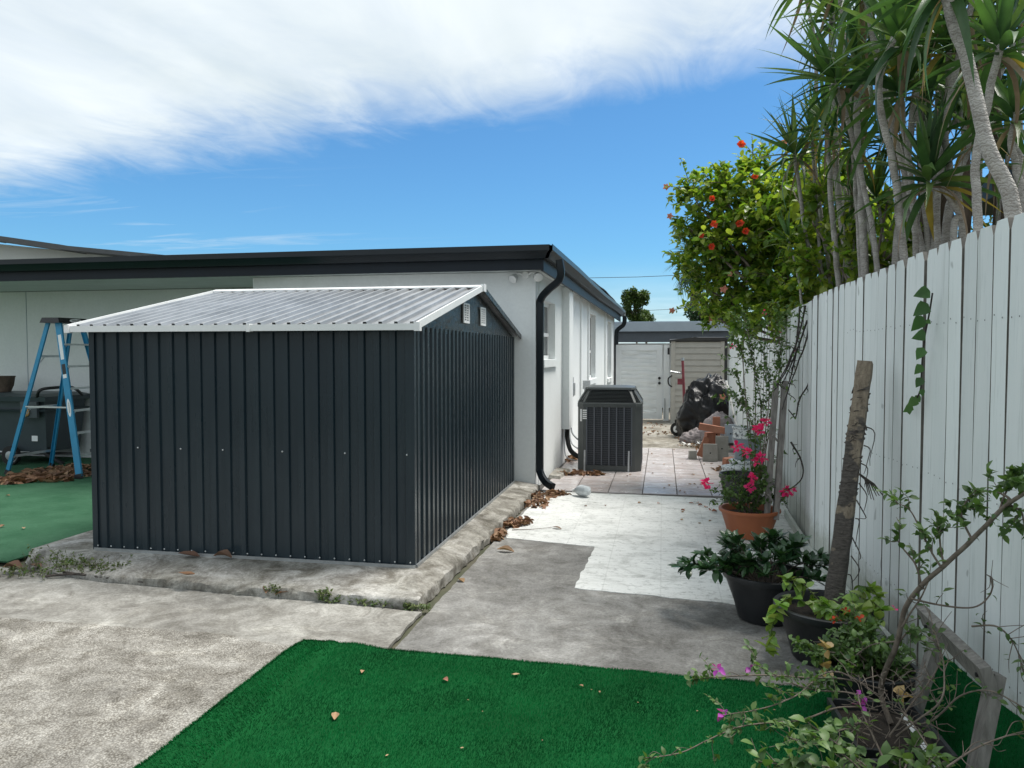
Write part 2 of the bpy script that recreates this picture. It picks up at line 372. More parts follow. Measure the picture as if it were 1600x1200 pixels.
M['dleaf_y'] = leafmat('yellow_dracaena_leaf', [(.30, .24, .05), (.38, .28, .07)], .3, .45)
M['dleaf_d'] = leafmat('dead_dracaena_leaf', [(.30, .23, .16), (.22, .16, .11)], .1, .8)
M['hleaf'] = leafmat('hibiscus_leaf', [(.09, .18, .03), (.15, .27, .04), (.24, .36, .05), (.34, .41, .07), (.06, .12, .026)], .5, .34)
M['bleaf'] = leafmat('bougainvillea_leaf', [(.05, .11, .03), (.09, .17, .045), (.13, .22, .06), (.06, .12, .04)], .35, .5)
M['jleaf'] = leafmat('glossy_dark_leaf', [(.018, .055, .022), (.030, .080, .030), (.045, .11, .035)], .15, .28)
M['pleaf'] = leafmat('pothos_leaf', [(.14, .28, .04), (.24, .38, .07), (.34, .42, .12), (.09, .2, .03)], .3, .35)
M['vleaf'] = leafmat('vine_leaf', [(.04, .10, .03), (.06, .15, .04), (.09, .19, .05)], .25, .4)
M['tleaf'] = leafmat('far_tree_leaf', [(.03, .07, .015), (.06, .11, .02), (.10, .14, .03)], .25, .6)
M['red'] = leafmat('hibiscus_red', [(.75, .06, .03), (.85, .12, .05)], .3, .5)
M['coral'] = leafmat('faded_coral', [(.6, .25, .18), (.55, .2, .15)], .3, .6)
M['pink'] = leafmat('bougainvillea_pink', [(.80, .02, .20), (.88, .06, .30)], .45, .5)
M['purple'] = leafmat('bougainvillea_purple', [(.50, .09, .52), (.42, .06, .42)], .35, .5)
M['tan'] = leafmat('dried_bract', [(.55, .36, .14), (.62, .46, .26)], .3, .7)
M['dry'] = leafmat('dry_leaf', [(.17, .085, .045), (.26, .14, .075), (.12, .06, .038), (.34, .22, .13), (.22, .11, .06)], .08, .75)
M['dry_pink'] = leafmat('dry_pink_leaf', [(.42, .20, .14), (.36, .15, .10)], .1, .75)
M['dry_tan'] = leafmat('dry_tan_leaf', [(.40, .27, .15), (.30, .18, .10)], .1, .75)
M['weed'] = leafmat('weed_leaf', [(.08, .14, .03), (.14, .17, .06), (.05, .11, .03)], .3, .6)
def turf(name, a, b, c3):
    t = NT(name); c = t.ramp(t.noise(2.2, 6, .65), [(.3, a), (.6, b)]); f = t.ramp(t.noise(210, 3, .7), [(.3, (.55,)*3), (.62, (1.15,)*3)])
    c = t.mul(c, f); d = t.ramp(t.noise(5, 6, .7), [(.6, (0, 0, 0)), (.8, c3)]); c = t.mul(c, d, .5, 'ADD')
    t.col(c); t.set(Roughness=.85); t.b.inputs['Specular IOR Level'].default_value = .15; t.bump(t.noise(240, 3, .7), .7, .01); return t.m
M['turf'] = turf('green_artificial_turf', (.001, .060, .012), (.002, .088, .020), (.0, .02, .008))
M['turf_far'] = turf('faded_artificial_turf', (.022, .085, .042), (.045, .125, .07), (.03, .05, .03))
M['blade'] = leafmat('turf_blade', [(.001, .070, .014), (.002, .105, .026), (.002, .085, .020), (.008, .13, .04)], .15, .8, 2.4, .08, (.55, 1.35))
M['dirt'] = mat('ground_dirt', (.10, .09, .065), (.05, .06, .03), 3, .95, .5, 30)

# ------------------------------------------------------------------ ground
struct('ground', MB().add([(-400,-60,-.03),(400,-60,-.03),(400,900,-.03),(-400,900,-.03)], [(0,1,2,3)]), M['dirt'])
def sheet(name, poly, z, m, jit=.0, th=.02, step=.08):
    """flat slab with a slightly ragged outline and real thickness"""
    P = []
    for i in range(len(poly)):
        a = Vector(poly[i]); b = Vector(poly[(i+1) % len(poly)]); k = max(1, int((b-a).length/step)) if jit else 1
        for j in range(k):
            q = a.lerp(b, j/k); P.append((q.x+nz(q.x*7, q.y*7, 1)*jit+nz(q.x*31, q.y*31, 5)*jit*.5, q.y+nz(q.x*7, q.y*7, 9)*jit+nz(q.x*29, q.y*29, 15)*jit*.5))
    n = len(P); mb = MB(); mb.v = [(x, y, z-th) for x, y in P]+[(x, y, z) for x, y in P]
    mb.f = [tuple(range(n, 2*n))]+[(i, (i+1) % n, (i+1) % n+n, i+n) for i in range(n)]
    return struct(name, mb, m)
sheet('driveway', [(-1.455,-2),(3.2,-2),(3.2,8.9),(-1.41,9.0),(-1.455,4.6)], 0, M['conc_right'], .012)
sheet('left_driveway', [(-9,-2),(-1.485,-2),(-1.50,4.60),(-4.0,4.76),(-5.15,4.97),(-9,5.2)], 0, M['conc_left'], .012)
sheet('rough_concrete', [(-9,-2),(-1.60,-2),(-1.75,3.6),(-1.98,3.93),(-2.75,4.0),(-4.05,3.96),(-6,3.9),(-9,3.9)], .004, M['conc_agg'], .05, .004, .05)
sheet('white_painted_concrete', [(-.6,5.27),(.49,5.13),(1.24,5.06),(1.20,6.5),(1.33,8.84),(-.4,8.93),(-1.38,8.95),(-1.40,6.75),(-1.35,6.60),(-.55,6.44)], .004, M['white_ground'], .018, .004, .05)
sheet('back_path', [(-1.5,13.40),(3,13.38),(3,24),(-1.3,24)], 0, M['conc_back'], .02)
# concrete slab under the shed, with a broken edge
SLX = -1.70
def slab():
    mb = MB(); per = []
    poly = [(-1.545,4.66),(-1.455,9.04),(-5.00,9.04),(-4.98,5.2),(-4.7,4.93),(-4.0,4.80),(-2.8,4.70)]
    for i in range(len(poly)):
        a = Vector(poly[i]); b = Vector(poly[(i+1) % len(poly)]); k = max(1, int((b-a).length/.035))
        for j in range(k): per.append(a.lerp(b, j/k))
    n = len(per); rings = ((-.02, .022, 1), (.030, .018, 2), (.055, .010, 3), (.066, -.012, 4))
    for z, off, s in rings:
        for q in per:
            c = Vector((-3.2, 7)); d = (q-c).normalized(); front = 1 if (q.y < 5.2 or q.x > -1.6) else 0
            r = (nz(q.x*9, q.y*9, s)*.022+nz(q.x*34, q.y*34, s)*.014)*front
            zz = z
            if q.y < 5.0 and s > 1: zz = z*min(1, max(.25, (q.x+5.0)/1.5))+nz(q.x*20, q.y*20, 3)*.010
            mb.v.append((q.x+d.x*(off+r)*front, q.y+d.y*(off+r)*front, zz))
    for k in range(3):
        for i in range(n): mb.f.append((k*n+i, k*n+(i+1) % n, (k+1)*n+(i+1) % n, (k+1)*n+i))
    inner = len(mb.v)
    for q in per:
        c = Vector((-3.2, 7)); w = Vector((min(max(q.x, -4.9), SLX), max(q.y, 5.12)))
        zz = .1
        mb.v.append((w.x, w.y, zz))
    for i in range(n): mb.f.append((3*n+i, 3*n+(i+1) % n, inner+(i+1) % n, inner+i))
    mb.f.append(tuple(range(inner, inner+n)))
    return struct('shed_slab', mb, M['slab'], True)
slab()
# tiled patio: every tile a piece proud of the dark grout
patio = struct('tiled_patio', MB().box(-1.5, 1.62, 8.97, 13.39, -.02, .001), M['grout'])
tm = {}
xs = [-1.42, -1.02, -.62, -.22, .18, .575, .97, 1.36]
for i in range(7):
    for j in range(11):
        x0, x1 = xs[i], xs[i+1]; y0 = 9.0+j*.4; w = x1-x0
        tl = me('tile', MB().hexa([(.004,.004,0),(w-.004,.004,0),(w-.004,.394,0),(.004,.394,0),(.007,.007,.008),(w-.007,.007,.008),(w-.007,.391,.008),(.007,.391,.008)]), M['tile']) if (i not in tm) else tm[i]
        tm[i] = tl
        if i == 6 and y0+.4 > 13: continue
        inst('tile', tl, patio, (x0, y0+rnd(-.002, .002), .0015+rnd(0, .0015)), (rnd(-.002,.002), rnd(-.002,.002), rnd(-.002, .002)))
# far turf
sheet('artificial_lawn', [(-5.05,5.06),(-4.99,9.6),(-4.95,10.4),(-16,10.4),(-16,4.95)], .012, M['turf_far'], .012, .012)
# near turf: relief with a fold, and its pile
def th(x, y):
    fx = -1.73+(y-2.69)*-.03+.02*math.sin(y*3); d = x-fx
    h = .010+(.034/(1+math.exp(min(30, d/.012)))+.014*math.exp(-((d+.03)/.04)**2))*min(1, max(0, (4.05-y)*3)) + .012*math.exp(-((d-.12)/.12)**2)
    h += .016*max(0, nz(x*1.4, y*2.2, 2))+.003*nz(x*6, y*6, 4)
    if y > 3.78: h += .012*(y-3.78)/.2*(.5+nz(x*3, 0, 1))
    if x > 1.18: h += (x-1.18)*1.5
    return h
def turf_edge(x): return 3.955-.028*(x+1.97)+.012*nz(x*4, 2, 0)+.004*nz(x*20, 2, 0)
def turf_pt(u, v):
    x = -1.985+u*3.36; y = .9+v*(turf_edge(x)-.9); return (x+.008*nz(y*5, 3, 0)*(1-u), y, th(x, y))
near_turf = obj('turf_mat', MB().grid(turf_pt, 220, 180), M['turf'], None, True); near_turf['kind'] = 'structure'; near_turf.name = 'turf_lawn'
def turf_pile():
    mb = MB(); v = mb.v; f = mb.f; rr = random.random
    for k in range(170000):
        x = -1.985+rr()*3.36; y = 1.85+(turf_edge(x)-1.85)*(rr()**.8)
        if k < 5000: y = turf_edge(x)-rr()*.012
        elif k < 9000: x = -1.985+rr()*.012
        z = th(x, y)-.002; a = rr()*PI; h = .008+rr()*.007; w = .0014+.0012*rr(); dx = math.cos(a)*w; dy = math.sin(a)*w
        fl = x < -1.73+(y-2.69)*-.03; lx = (rr()-.5)*.009+(-.006 if fl else .003); ly = (rr()-.5)*.009+(-.003 if fl else .007); i = len(v)
        v += [(x-dx, y-dy, z), (x+dx, y+dy, z), (x+lx, y+ly, z+h)]; f.append((i, i+1, i+2))
    return obj('turf_pile', mb, M['blade'], None, kind='stuff')
tp = turf_pile(); tag(tp, 'short bright green synthetic grass pile of the folded turf in front', 'artificial grass')

# ------------------------------------------------------------------ house
house = thing('house', 'long white stucco house with black gutters behind the grey metal shed', 'house', (-1.5, 9.05, 0))
def wx(y): return -1.50+.022*(y-9)
def sblk(mb, y0, y1, z0, z1, o0, o1):
    return mb.hexa([(wx(y0)+o0,y0,z0),(wx(y0)+o1,y0,z0),(wx(y1)+o1,y1,z0),(wx(y1)+o0,y1,z0),(wx(y0)+o0,y0,z1),(wx(y0)+o1,y0,z1),(wx(y1)+o1,y1,z1),(wx(y1)+o0,y1,z1)])
HEND = 20.3
sw = MB()
wins = [(9.55, 10.52, 1.57, 2.33), (14.5, 15.72, 1.15, 2.42), (18.35, 19.45, 1.05, 2.42)]
yc = 9.27
for (a, b, z0, z1) in wins:
    sblk(sw, yc, a, -.02, 2.625, -.22, 0); sblk(sw, a, b, -.02, z0, -.22, 0); sblk(sw, a, b, z1, 2.625, -.22, 0); yc = b
sblk(sw, yc, HEND, -.02, 2.625, -.22, 0)
obj('side_wall', sw, M['stucco'], house)
fw = MB().box(-5.0, -1.4995, 9.05, 9.27, -.02, 2.625); fw.box(-5.2, -5.0, 9.05, 10.62, -.02, 2.625); fw.box(-16, -5.2, 10.42, 10.62, -.02, 2.625)
obj('front_wall', fw, M['stucco'], house)
obj('wall_joint', MB().box(-9.93, -9.922, 10.414, 10.42, 0, 2.62), M['carport_lt'], house)
obj('back_wall', MB().box(-16, wx(HEND)-.22, HEND-.2, HEND, -.02, 2.625), M['stucco'], house)
sf = MB().box(-16, -1.40, 8.77, 10.4, 2.63, 2.65); obj('soffit', sf, M['soffit'], house)
sf2 = MB(); sblk(sf2, 10.4, HEND+.1, 2.63, 2.65, -.25, .12); obj('side_soffit', sf2, M['soffit'], house)
obj('front_fascia', MB().box(-16, -1.38, 8.73, 8.765, 2.615, 2.84), M['fascia'], house)
sfa = MB(); sblk(sfa, 8.72, HEND+.12, 2.60, 2.84, .125, .155); 
# side fascia and gutter drop a little towards the far end
def drop(mb, k=.0095):
    mb.v = [(x, y, z-(max(0, y-8.7))*k) for x, y, z in mb.v]; return mb
obj('side_fascia', drop(sfa), M['fascia'], house)
GP = [(0, 0), (.07, 0), (.095, .055), (.125, .085), (.125, .15), (.115, .15), (.115, .14), (0, .14)]   # ogee gutter section (out, up)
def gut_front():
    mb = MB(); n = len(GP)
    for x in (-16, -1.395): mb.v += [(x+(o if x > -5 else 0), 8.73-o, 2.735+u) for o, u in GP]
    mb.f = [(i, (i+1) % n, (i+1) % n+n, i+n) for i in range(n)]; return mb
obj('front_gutter', gut_front(), M['black_metal'], house, True)
def gut_side():
    mb = MB(); n = len(GP); ys = [8.72, 11, 13, 15, 17, 19, HEND+.12]
    for k, y in enumerate(ys):
        for o, u in GP: mb.v.append((wx(y)+.157+o-.005, y-(o if k == 0 else 0), 2.735+u-(y-8.72)*.0095+.012*math.sin((y-8.7)*.8)))
    for k in range(len(ys)-1): mb.f += [(k*n+i, k*n+(i+1) % n, (k+1)*n+(i+1) % n, (k+1)*n+i) for i in range(n)]
    mb.f.append(tuple(range((len(ys)-1)*n, len(ys)*n))); return mb
obj('side_gutter', gut_side(), M['black_metal'], house, True)
obj('gutter_end_cap', MB().box(wx(HEND)+.155, wx(HEND)+.285, HEND+.122, HEND+.128, 2.62, 2.775), M['alu'], house)
rf = MB()
def roofp(u, v):   # u along x (right = 1), v along y
    y = 8.66+v*(HEND+.1-8.66); x = -16+u*(wx(y)+.24+16)
    inl = min(u*6, (1-u)*14, v*6, (1-v)*6, 1)
    z = 2.885+inl*.10*inl
    if u == 1: z += .075*math.exp(-((y-15.5)/3.2)**2)-(y-8.7)*.0095+.006*math.sin(y*3)
    if v == 0: z += .004*math.sin(x*2.1)+.006*nz(x*1.2, 3, 3)
    return (x, y, z)
rf.grid(roofp, 60, 40)
n0 = len(rf.v); rf.v += [(x, y, z-.018) for x, y, z in rf.v[:n0]]
for i in range(60): rf.f.append((i, i+1, i+1+n0, i+n0))
for j in range(40): a = j*61+60; rf.f.append((a, a+61, a+61+n0, a+n0))
obj('roof', rf, M['shingle'], house, True)
# windows
for (a, b, z0, z1) in wins:
    fm = MB()
    for (p, q, r, s) in ((a, b, z0, z0+.05), (a, b, z1-.05, z1), (a, a+.05, z0, z1), (b-.05, b, z0, z1), (a, b, z0+(z1-z0)*.40, z0+(z1-z0)*.40+.05)):
        sblk(fm, p, q, r, s, -.13, -.085)
    w = obj('window', fm, M['white'], house)
    obj('pane', sblk(MB(), a+.05, b-.05, z0+.05, z1-.05, -.115, -.105), M['glass'], w)
    obj('sill', sblk(MB(), a-.06, b+.06, z0-.10, z0-.003, -.10, .035), M['stucco'], w)
# raised stucco bands
for (y0, y1, z0, z1, o) in ((13.2, 13.33, 0, 2.6, .03), (14.30, 14.42, 0, 2.6, .03), (17.6, 17.75, 0, 2.6, .03), (14.42, 15.85, 2.46, 2.56, .02)):
    obj('stucco_band', sblk(MB(), y0, y1, z0, z1, 0.001, o), M['stucco'], house)
obj('pipe_chase', sblk(MB(), 11.15, 11.55, .53, 2.62, .001, .11), M['stucco'], house)
# downspouts
def downspout(path, w, d, lab):
    pts = smooth_path(path, 6); mb = MB(); o = 0; prev = None
    for i, p in enumerate(pts):
        t = (pts[min(i+1, len(pts)-1)]-pts[max(i-1, 0)]).normalized()
        side = Vector((0, 1, 0)); side = (side-t*side.dot(t)).normalized() if abs(t.y) < .9 else Vector((1, 0, 0)); nn = t.cross(side).normalized()
        for a, b in ((-1,-.6),(-.8,-1),(.8,-1),(1,-.6),(1,.6),(.8,1),(-.8,1),(-1,.6)): mb.v.append(tuple(p+nn*a*w/2+side*b*d/2))
    for i in range(len(pts)-1):
        for k in range(8): mb.f.append((i*8+k, i*8+(k+1) % 8, i*8+8+(k+1) % 8, i*8+8+k))
    mb.f.append(tuple(range(8))); mb.f.append(tuple(range(len(mb.v)-8, len(mb.v))))
    return obj('downspout', mb, M['black_metal'], house, True, label=lab)
downspout([(-1.19,8.86,2.74),(-1.17,8.87,2.60),(-1.20,8.90,2.50),(-1.34,9.0,2.40),(-1.44,9.09,2.30),(-1.452,9.11,2.15),(-1.452,9.11,1.2),(-1.452,9.11,.35),(-1.44,9.08,.20),(-1.36,8.97,.11),(-1.26,8.86,.075)], .085, .07, 'black downspout at the near corner, curving in under the eave')
downspout([(-.98,20.15,2.62),(-.98,20.15,2.48),(-1.02,20.15,2.38),(-1.16,20.15,2.26),(-1.19,20.15,2.1),(-1.19,20.15,1.2),(-1.19,20.15,.1)], .11, .09, 'black downspout at the far corner beside the white gate')
# flood light
fl = thing('flood_light', 'twin clear flood lamps under the black eave at the house corner', 'flood light', (-1.62, 9.03, 2.58))
obj('mount', MB().tube([(-1.62,9.048,2.585),(-1.62,9.02,2.585)], .045, 14), M['white'], fl, True)
for s, c in ((-1, (-1.74,8.97,2.555)), (1, (-1.46,8.95,2.57))):
    obj('lamp_arm', MB().tube(smooth_path([(-1.62+s*.03,9.02,2.585),(-1.62+s*.08,8.99,2.61),(c[0]-s*.03,c[1]+.02,c[2]+.03)], 4), .010, 8), M['white'], fl, True)
    d = Vector((s*.35, -.75, -.55)).normalized(); cc = Vector(c)
    lh = obj('lamp_head', MB().tube([cc-d*.05, cc-d*.03, cc, cc+d*.04, cc+d*.05], [.018, .035, .045, .058, .056], 16), M['alu'], fl, True)
    obj('lens', MB().tube([cc+d*.0505, cc+d*.058], [.052, .03], 16), M['white'], lh, True)
# neighbour house on the left
nh = thing('neighbor_house', 'white gable wall with grey sloping roof edge beyond the long black-guttered roof', 'house', (-20, 20, 0))
obj('wall', MB().add([(-24,20,0),(-15.2,20,0),(-15.2,20,4.45),(-20,20,5.0),(-24,20,5.7),(-24,20.3,0),(-15.2,20.3,0),(-15.2,20.3,4.45),(-20,20.3,5.0),(-24,20.3,5.7)],
    [(0,1,2,3,4),(9,8,7,6,5),(1,6,7,2),(2,7,8,3),(3,8,9,4)]), M['stucco'], nh)
M['grey_fascia'] = mat('grey_roof_edge', (.10, .105, .11), (.075, .08, .085), 4, .7)
obj('roof', MB().bar((-24,19.6,5.78),(-19.9,19.6,5.115),1.2,.15).bar((-19.9,19.6,5.13),(-16.9,19.6,4.68),1.2,.15).bar((-16.9,19.6,4.68),(-12.5,19.6,4.20),1.2,.12), M['grey_fascia'], nh)

# ------------------------------------------------------------------ metal shed
shed = thing('garden_shed', 'dark grey corrugated metal shed with pale ribbed gable roof on the concrete slab', 'garden shed', (-3.07, 7.1, .1))
SX0, SX1, SY0, SY1 = -4.38, -1.755, 5.215, 8.93
def profile(n, pitch, h=.016):
    pr = []
    for i in range(n):
        o = i*pitch; pr += [(o, 0), (o+pitch*.50, 0), (o+pitch*.56, h), (o+pitch*.93, h)]
    pr.append((n*pitch, 0)); return pr
def panel(name, p0, dirv, nrm, L, z0, z1, nribs, label=None):
    pt = L/nribs; mb = MB(); pr = profile(nribs, pt)
    for i, (s, h) in enumerate(pr):
        b = Vector(p0)+Vector(dirv)*s+Vector(nrm)*h
        mb.v += [(b.x, b.y, z0), (b.x, b.y, z1)]
    for i in range(len(pr)-1): mb.f.append((2*i, 2*i+2, 2*i+3, 2*i+1))
    return obj(name, mb, M['shed'], shed)
PT = (SX1-SX0)/22
x = SX0; k = 0
for nr in (4, 4, 3, 4, 4, 3):
    panel('wall_panel', (x, SY0+(.003 if k % 2 else 0), 0), (1, 0, 0), (0, -1, 0), nr*PT, .115, 1.845, nr); x += nr*PT; k += 1
PY = (SY1-SY0)/31; y = SY0; k = 0
for nr in (4, 4, 4, 4, 4, 4, 4, 3):
    panel('wall_panel', (SX1-(.003 if k % 2 else 0), y, 0), (0, 1, 0), (1, 0, 0), nr*PY, .115, 1.845, nr); y += nr*PY; k += 1
panel('wall_panel', (SX0, SY1, 0), (0, -1, 0), (-1, 0, 0), SY1-SY0, .115, 1.845, 31)
panel('wall_panel', (SX1, SY1, 0), (-1, 0, 0), (0, 1, 0), SX1-SX0, .115, 1.845, 22)
for (a, b) in ((SX1-.03, SY0-.0145), (SX0-.016, SY0-.0145)):
    obj('corner_post', MB().box(a, a+.046, b, b+.046, .105, 1.845), M['shed'], shed)
obj('corner_post', MB().box(SX1-.03, SX1+.016, SY1-.03, SY1+.016, .105, 1.845), M['shed'], shed)
obj('base_rail', MB().box(SX0, SX1+.02, SY0-.026, SY0-.016, .100, .122).box(SX1+.016, SX1+.03, SY0, SY1, .100, .122).box(SX0-.02, SX0-.012, SY0, SY1, .1, .122), M['zinc'], shed)
scm = me('screw', MB().lathe([(.0001,.004),(.005,.003),(.007,0)], (0,0,0), 8), M['alu'], True)
for i in range(23):
    inst('screw', scm, shed, (SX0+.03+i*(SX1-SX0-.05)/22, SY0-.017, .138), (R(90), 0, 0))
for px in (215, 282, 348, 441, 539, 636):
    xx = SX0+.03+(px-143)/505*2.6*(1+.0); xx = -5.215*math.tan(R(11.17)-math.atan((px-800)/1190)); inst('screw', scm, shed, (xx, SY0-.016, .92), (R(90), 0, 0))
# gable with film and vents
RZ, EZ, RY = 2.235, 1.84, (SY0+SY1)/2
for sx in (SX1+.006, SX0-.006):
    g = MB()
    def gp(u, v, sx=sx):
        y = SY0+u*(SY1-SY0); top = EZ+(RZ-EZ)*(1-abs(y-RY)/(RY-SY0)); z = EZ-.03+v*(top-EZ+.03)
        return (sx+(.004*nz(y*5, z*5, 3) if 0 < v < 1 else 0), y, z)
    g.grid(gp, 30, 8); obj('gable_panel', g, M['shed_gable'], shed, True)
for yy in (6.67, 7.32):
    obj('vent_dark_plate', MB().box(SX1+.0105, SX1+.0125, yy-.085, yy+.085, 1.94, 2.08), M['rubber'], shed); v = MB(); x0 = SX1+.013; w, h = .175, .15  # solid black plate, its colour standing in for the darkness behind the slots
    z0 = 2.01-h/2; y0 = yy-w/2
    for yb in (0, .47, .94): v.box(x0, x0+.012, y0+w*yb, y0+w*(yb+.06), z0, z0+h)
    for i in range(7):
        zz = z0+h*i/7.; v.box(x0, x0+.009, y0+.002, y0+w-.002, zz, zz+h*.06)
    v.box(x0, x0+.0125, y0-.012, y0+w+.012, z0+h, z0+h+.014).box(x0, x0+.0125, y0-.012, y0+w+.012, z0-.014, z0).box(x0, x0+.0125, y0-.012, y0, z0, z0+h).box(x0, x0+.0125, y0+w+.0, y0+w+.012, z0, z0+h)
    obj('vent', v, M['white'], shed)
# roof sheets
RX0, RX1 = SX0-.09, SX1+.07
for side in (-1, 1):
    y_e = RY+side*(RY-SY0+.13); e = Vector((0, y_e, EZ+.005)); rg = Vector((0, RY+side*.05, RZ+.018)); sl_ = (rg-e); L_ = sl_.length; sl_.normalize()
    nn = Vector((0, side*abs(sl_.z), abs(sl_.y))).normalized(); x = RX0; tot = RX1-RX0; p = tot/24
    for k, nr in enumerate((4, 4, 4, 4, 4, 4)):
        mb = MB(); pr = []
        for i in range(nr): o = i*p; pr += [(o, 0), (o+p*.60, 0), (o+p*.64, .026), (o+p*.84, .026), (o+p*.90, 0)]
        pr.append((nr*p, 0))
        for s, h in pr:
            for d in (0, .5, 1):
                sag = .006*math.sin(d*PI+k)*(nz(x+s, d*4, side) )
                b = e+sl_*L_*d+nn*(h+.002*(k % 2)+sag); mb.v.append((x+s, b.y, b.z))
        for i in range(len(pr)-1):
            for d in (0, 1): a = i*3+d; mb.f.append((a, a+3, a+4, a+1) if side < 0 else (a, a+1, a+4, a+3))
        obj('roof_sheet', mb, M['shed_roof'], shed); x += nr*p
    obj('eave_trim', MB().box(RX0-.01, RX1+.01, y_e-.012, y_e+.012, EZ-.028, EZ+.018), M['shed_trim'], shed)
    for xx in (RX0-.014, RX1+.002):
        a = Vector((xx+.006, y_e, EZ+.004)); b = Vector((xx+.006, RY, RZ+.035)); obj('rake_trim', MB().bar(a, b, .014, .052), M['shed_trim'] if side < 0 else M['shed_gable'], shed)
        obj('corner_cap', MB().box(xx-.012, xx+.03, y_e-.02, y_e+.028, EZ-.034, EZ+.026), M['white'], shed)
obj('ridge_cap', MB().hexa([(RX0-.01,RY-.062,RZ+.032),(RX1+.01,RY-.062,RZ+.032),(RX1+.01,RY,RZ+.05),(RX0-.01,RY,RZ+.05),(RX0-.01,RY-.062,RZ+.045),(RX1+.01,RY-.062,RZ+.045),(RX1+.01,RY,RZ+.064),(RX0-.01,RY,RZ+.064)])
    .hexa([(RX0-.01,RY,RZ+.05),(RX1+.01,RY,RZ+.05),(RX1+.01,RY+.062,RZ+.032),(RX0-.01,RY+.062,RZ+.032),(RX0-.01,RY,RZ+.064),(RX1+.01,RY,RZ+.064),(RX1+.01,RY+.062,RZ+.045),(RX0-.01,RY+.062,RZ+.045)]), M['shed_trim'], shed)
obj('ridge_end_cap', MB().box(RX1-.002, RX1+.03, RY-.045, RY+.045, RZ+.0, RZ+.07), M['white'], shed)
obj('eave_joint_cap', MB().box(-2.97, -2.945, SY0-.15, SY0-.10, EZ-.034, EZ+.024), M['white'], shed)

# ------------------------------------------------------------------ fence
fence = thing('picket_fence', 'tall pale blue-white board fence along the right side of the driveway', 'fence', (1.3, 4.2, 0))
M['joint_shade'] = mat('painted_joint_shade', (.17, .16, .145), (.09, .085, .075), 12, .9)  # dark tone for picket edges, standing in for gap shade
def mk_picket(w, seed, gapw=0.004, h=2.1):
    rr = random.Random(seed); mb = MB(); n = 8; c = .021; bow = rr.uniform(-.006, .006); ls = []; rs = []
    e1, e2 = rr.uniform(.7, 1.3), rr.uniform(.7, 1.3)
    for i in range(n+1):
        z = -.02+(h-.045+.02)*i/n; wob = .0018*math.sin(i*1.3+seed)+bow*math.sin(PI*i/n); ls.append((-w/2+gapw/2+wob, z)); rs.append((w/2-gapw/2+wob*.7, z))
    ls.append((-w/2+gapw/2+c*e1, h)); rs.append((w/2-gapw/2-c*e2, h)); m = len(ls); cup = rr.uniform(-.003, .003)
    for t in (0, .021):
        for (a, z), (b, _) in zip(ls, rs): mb.v += [(a, -t+cup, z), ((a+b)/2, -t, z), (b, -t+cup, z)]
    o = m*3
    for i in range(m-1):
        for k in (0, 1):
            a = i*3+k; mb.f.append((a, a+3, a+4, a+1)); mb.f.append((o+a, o+a+1, o+a+4, o+a+3))
        a = i*3; mb.f.append((a, o+a, o+a+3, a+3)); a += 2; mb.f.append((a, a+3, o+a+3, o+a))
    a = (m-1)*3; mb.f += [(a, o+a, o+a+1, a+1), (a+1, o+a+1, o+a+2, a+2)]
    pm = me('picket', mb, M['fence']); pm.materials.append(M['joint_shade'])       # side faces coloured dark to imitate the shade between boards
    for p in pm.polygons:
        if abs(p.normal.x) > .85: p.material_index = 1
    return pm
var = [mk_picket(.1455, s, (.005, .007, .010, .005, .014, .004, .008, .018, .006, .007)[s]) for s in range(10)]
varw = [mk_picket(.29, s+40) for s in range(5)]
nailm = me('nail', MB().lathe([(.0001,.0006),(.0035,.0004),(.004,0)], (0,0,0), 8), M['grey_fascia'], True)
def fence_run(p0, p1, w, vs, z0=0, z1=0):
    a = Vector((*p0, 0)); b = Vector((*p1, 0)); d = (b-a); L = d.length; n = int(round(L/w)); ang = math.atan2(d.y, d.x)
    for i in range(n):
        q = a.lerp(b, (i+.5)/n); t = (i+.5)/n
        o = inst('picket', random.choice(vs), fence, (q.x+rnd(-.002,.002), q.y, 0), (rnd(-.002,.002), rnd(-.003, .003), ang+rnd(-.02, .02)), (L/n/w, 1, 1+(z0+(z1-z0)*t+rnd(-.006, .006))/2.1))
        if q.y < 5.6 and w < .2:
            pn = Vector((-d.y, d.x, 0)).normalized(); dd_ = d.normalized()
            for zz in (.35, 1.05, 1.8):
                for sd in (-.035, .035): inst('nail', nailm, fence, Vector((q.x, q.y, zz+rnd(-.012,.012)))+dd_*(sd+rnd(-.008,.008))+pn*.0055, (R(90), 0, ang+PI))
    dn = Vector((-d.y, d.x, 0)).normalized()
    for zz in (.35, 1.05, 1.8):
        off = -dn*.035
        obj('rail', MB().bar(a+off+Vector((0,0,zz)), b+off+Vector((0,0,zz)), .035, .085), M['wood'], fence)
fence_run((1.44, 1.2), (1.30, 4.2), .1455, var, .125, .068)
fence_run((1.30, 4.2), (1.19, 6.5), .1455, var, .068, .004)
fence_run((1.22, 6.52), (1.55, 12.9), .29, varw, .0, 0)
fence_run((1.55, 12.9), (1.21, 14.6), .29, varw, -.0, -.17)
obj('base_board', MB().bar((1.262,4.15,.035),(1.185,6.5,.035),.03,.09).bar((1.185,6.5,.035),(1.23,8.0,.035),.03,.09), M['fence'], fence)

